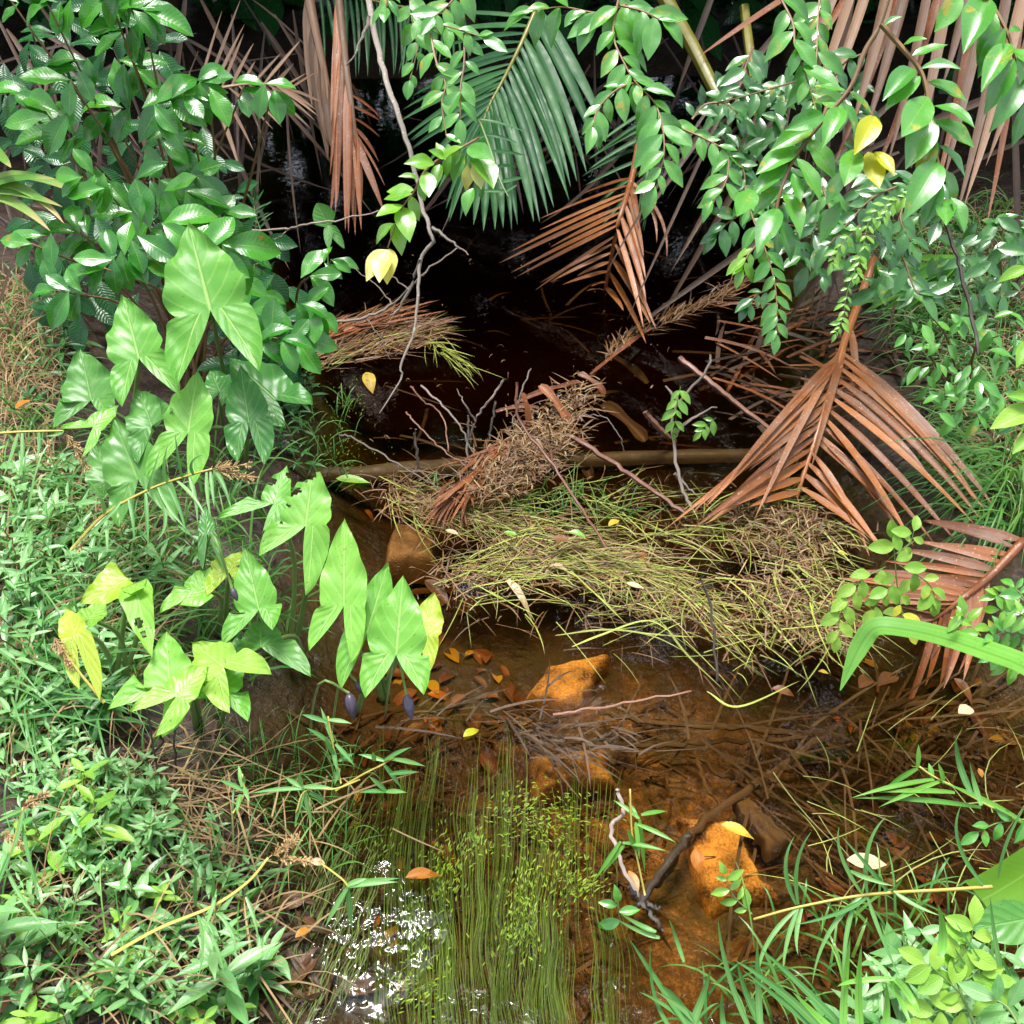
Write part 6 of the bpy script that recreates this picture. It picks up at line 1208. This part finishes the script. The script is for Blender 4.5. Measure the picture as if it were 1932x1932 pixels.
sedge('sedge with a brown drooping seed head leaning in from left edge', S(c4, (-40, 555), (120, 545), (340, 540)), 1.95,
      [tuple(c4(*q) for q in b_) for b_ in [((340, 540), (350, 560), (240, 570)), ((210, 545), (220, 620), (200, 700)), ((100, 550), (60, 700), (20, 780)), ((120, 550), (130, 680), (100, 800))]], [(c4(350, 550), c4(470, 740), 110), (c4(260, 580), c4(270, 690), 40)])
sedge('sedge with a fluffy golden seed head at the lower left edge', S(c7, (30, 1090), (90, 900), (125, 770)), 1.5,
      [tuple(c7(*q) for q in b_) for b_ in [((120, 780), (40, 810), (-20, 850)), ((125, 790), (100, 950), (30, 1080)), ((120, 860), (160, 1080), (220, 1290)), ((30, 1090), (120, 1300), (260, 1430)), ((60, 1000), (0, 1150), (-40, 1250))]], [(c7(120, 770), c7(240, 700), 120), (c7(10, 900), c7(120, 980), 70)])
sedge('fallen sedge stalk with withered seed head at the edge of the near water', S(c7, (600, 1560), (850, 1420), (1140, 1300), (1330, 1170), (1440, 1040)), 1.5,
      [tuple(c7(*q) for q in b_) for b_ in [((1060, 1350), (1180, 1500), (1200, 1660)), ((1060, 1340), (1120, 1500), (1060, 1700)), ((1320, 1250), (1370, 1350), (1385, 1470)), ((1050, 1300), (1040, 1180), (1060, 1090)), ((1140, 1250), (1150, 1180), (1140, 1130)), ((1160, 1240), (1130, 1350), (1080, 1470)), ((1170, 1340), (1280, 1450), (1260, 1560))]], [(c7(1440, 1040), c7(1600, 930), 60), (c7(1500, 1040), c7(1660, 1060), 90)])
sedge('withered straw coloured sedge head among the yellow arrowhead leaves', S(c4, (560, 2000), (420, 1830), (330, 1700)), 1.64, [], [(c4(290, 1650), c4(380, 1800), 130)])
# right foreground sedge
sedge('jointed green sedge stem lying across the near right water', S(c9, (1760, 1195), (1500, 1212), (1090, 1238), (720, 1305), (480, 1370)), 1.45,
      [tuple(c9(*q) for q in b_) for b_ in [((710, 1290), (600, 1080), (700, 925)), ((720, 1290), (670, 1050), (790, 900)), ((1060, 1230), (900, 1010), (940, 870)), ((1090, 1230), (1050, 950), (1190, 820)), ((1720, 1195), (1500, 950), (1595, 755)), ((1790, 1150), (1810, 950), (1940, 760)), ((720, 1310), (480, 1500), (500, 1760)), ((720, 1310), (640, 1500), (640, 1650)), ((1060, 1245), (830, 1420), (795, 1720)), ((1090, 1250), (1150, 1450), (1270, 1690)), ((1030, 1260), (940, 1500), (975, 1800)), ((740, 1310), (690, 1450), (720, 1560)), ((1090, 1250), (960, 1350), (700, 1400)), ((1230, 1220), (1330, 1300), (1480, 1350)), ((1200, 1220), (1110, 1100), (950, 920)), ((1220, 1220), (1260, 1170), (1280, 1150)), ((1000, 1110), (1100, 1160), (1230, 1190))]], [], bw=9)
SG = 'sedge tufts along the near right edge'
def tuft(label, blades, d, bw=11, mat='sedge'):
    root = thing('sedge_tuft', label, 'sedge tuft', P(D(blades[0][0], d)), SG)
    for a, m_, b_ in blades:
        mb = MB(); mb.strap(bez(P(D(a, d)), P(D(m_, d + .02)), P(D(b_, d - .02)), 12), bw / FPX * d * u01(.7, 1.2), face(.5, .3), .22, prof=lambda t: min(1, .6 + 2 * t) * (1 - t ** 2.5) ** .8 + .02); part(mb, 'blade', M[mat], root)
tuft('tuft of pale sedge blades rising from the bottom edge right of centre', [tuple(c9(*q) for q in b_) for b_ in [((480, 2000), (310, 1650), (290, 1370)), ((880, 2000), (650, 1740), (380, 1590)), ((1000, 2000), (780, 1760), (520, 1530)), ((560, 2000), (420, 1800), (390, 1580)), ((520, 2000), (500, 1700), (500, 1480)), ((180, 2000), (100, 1800), (-20, 1720)), ((230, 2000), (150, 1860), (-40, 1760)), ((330, 2000), (300, 1880), (310, 1760)), ((860, 2000), (730, 1880), (420, 1640)), ((120, 2000), (210, 1800), (250, 1640))]], 1.38, 13)
tuft('tuft of arching sedge blades at the bottom edge further right', [tuple(c9(*q) for q in b_) for b_ in [((960, 2000), (960, 1750), (1000, 1460)), ((1060, 2000), (1030, 1800), (1060, 1510)), ((1230, 1690), (1000, 1690), (930, 1730)), ((1240, 1690), (1340, 1800), (1370, 1880)), ((1210, 1690), (1280, 1820), (1330, 1960)), ((1180, 2000), (1200, 1850), (1190, 1700)), ((940, 2000), (820, 1900), (690, 1760)), ((1480, 1570), (1510, 1450), (1470, 1290))]], 1.36, 15, 'strap_green')
tuft('tuft of long sedge blades at the right edge by broad leaf', [tuple(c9(*q) for q in b_) for b_ in [((1860, 1880), (1760, 1500), (1750, 1250)), ((1790, 1900), (1700, 1600), (1560, 1380)), ((1880, 1780), (1850, 1650), (1800, 1560)), ((1830, 1860), (1600, 1650), (1560, 1520)), ((1950, 1960), (1750, 1700), (1640, 1500)), ((1650, 700), (1560, 520), (1565, 390)), ((1700, 760), (1640, 600), (1640, 520))]], 1.42, 11)
tuft('tuft of thin sedge blades at the bottom near the ripple edge', [tuple(c8(*q) for q in b_) for b_ in [((1932, 1960), (1720, 1650), (1610, 1480)), ((1850, 1990), (1690, 1800), (1720, 1500)), ((1770, 1470), (1650, 1440), (1540, 1370)), ((1750, 1440), (1640, 1400), (1560, 1340)), ((1900, 1600), (1850, 1450), (1820, 1370)), ((2000, 1990), (1800, 1820), (1660, 1760))]], 1.42, 10)
root = thing('floating_stalk', 'long green grass stalk bent over the litter in front of the raft', 'grass stalk', P(Zq(c5(1880, 1740), .02)))
for pts in [[c5(1210, 1640), c5(1480, 1610), c5(1720, 1640), c5(1932, 1740)], [c5(1300, 1700), c5(1450, 1640), c5(1700, 1560), c6(60, 1640)], [c6(0, 1580), c6(120, 1740), c6(320, 1932)], [c6(230, 1940), c9(400, 230), c9(730, 90)]]:
    mb = MB(); mb.strap(spline([P(Zq(p, .03)) for p in pts], 16), .006, ZZ, .2); part(mb, 'blade', M['cut_grass'], root)

# ------------------------------------------------------------------ bank grass (uncountable)
def bank_grass(name, label, mat, poly, n, ln, wd, seed, lean=(0, 0), zmin=-.01, droop=.7):
    g = random.Random(seed); mb = MB()
    for _ in range(n):
        px, py = in_region(poly); p = GR(px, py, .0); p.z = max(gh(p.x, p.y), zmin) - .01; L = g.uniform(*ln); a = g.uniform(0, 6.28)
        v = Vector((math.cos(a) * g.uniform(.2, .9) + lean[0], math.sin(a) * g.uniform(.2, .9) + lean[1], 1)).normalized()
        e = p + v * L; e = e + Vector((v.x, v.y, 0)) * L * .5 * droop - ZZ * L * droop * g.uniform(.3, 1.0)
        mb.strap(bez(p, p + v * L * .75, e, 6), g.uniform(*wd), Vector((g.gauss(0, .3), -.6, .8)), .15, prof=lambda t: (1 - t ** 2) ** .8 + .03, cols=1)
    return tag(mb.build(name, mat), label, 'grass', kind='stuff')
Lg = [(0, 520), (90, 560), (130, 700), (110, 860), (230, 960), (300, 1050), (330, 1160), (230, 1380), (0, 1420)]
bank_grass('grass', 'green grass covering the left bank', M['grass'], Lg, 480, (.1, .28), (.003, .007), 51)
bank_grass('grass', 'dry straw among the left bank grass', M['straw'], Lg, 900, (.08, .25), (.002, .005), 52, droop=1.1)
bank_grass('grass', 'dry grass slope at the left edge below the shrub', M['straw'], [(0, 520), (110, 560), (100, 800), (0, 820)], 420, (.1, .25), (.002, .005), 53, droop=1.1)
bank_grass('grass', 'green grass between the arrowhead plants', M['grass'], [(200, 800), (460, 880), (520, 1000), (540, 1200), (450, 1340), (200, 1300), (230, 960)], 420, (.1, .28), (.003, .007), 54)
bank_grass('grass', 'long pale grass blades arching at the left edge', M['sedge'], [(-40, 900), (120, 900), (230, 1300), (60, 1420), (-40, 1400)], 150, (.2, .42), (.003, .006), 63, (.25, -.15), droop=1.0)
Rg = [(1620, 430), (1932, 380), (1932, 1000), (1830, 960), (1740, 700)]
bank_grass('grass', 'fine green grass hanging over the right bank', M['grass'], Rg, 1000, (.12, .3), (.0025, .006), 55, (-.3, -.2), droop=1.0)
bank_grass('grass', 'dry grass on the right bank', M['straw'], Rg, 420, (.08, .25), (.002, .005), 56, droop=1.1)
bank_grass('grass', 'green grass clump hanging at the right edge above the frond', M['grass'], [(1850, 860), (1932, 840), (1932, 1040), (1880, 1010)], 120, (.2, .4), (.004, .008), 57, (-.5, -.3), droop=1.1)
bank_grass('grass', 'thin grass among the near left herbs', M['grass'], [(0, 1420), (240, 1450), (560, 1700), (540, 1932), (0, 1932)], 170, (.08, .24), (.002, .005), 58)
bank_grass('grass', 'straw and dead stems among the near left herbs', M['straw'], [(0, 1400), (240, 1450), (560, 1700), (540, 1932), (0, 1932)], 190, (.08, .26), (.0015, .004), 64, droop=1.0)
bank_grass('grass', 'thin grass standing in the wet mud', M['grass'], [(350, 1380), (700, 1400), (640, 1660), (440, 1640)], 170, (.05, .16), (.0015, .003), 59)
bank_grass('grass', 'green grass in the lower right corner', M['grass'], [(1500, 1700), (1932, 1650), (1932, 1932), (1250, 1932)], 170, (.06, .2), (.003, .006), 60)
bank_grass('grass', 'short green shoots standing along the grass raft', M['grass'], [c5(400, 850), c5(1400, 850), c5(1700, 1000), c5(1400, 1080), c5(600, 950)], 170, (.04, .11), (.002, .0035), 61, droop=.4)
bank_grass('grass', 'grass at the water edge left of the sunken log', M['grass'], [c4(1560, 500), c4(1900, 350), c4(1900, 900), c4(1600, 800)], 60, (.05, .14), (.002, .004), 62)
print('objects', len(C.objects), 'faces', sum(len(o.data.polygons) for o in C.objects if o.type == 'MESH'))
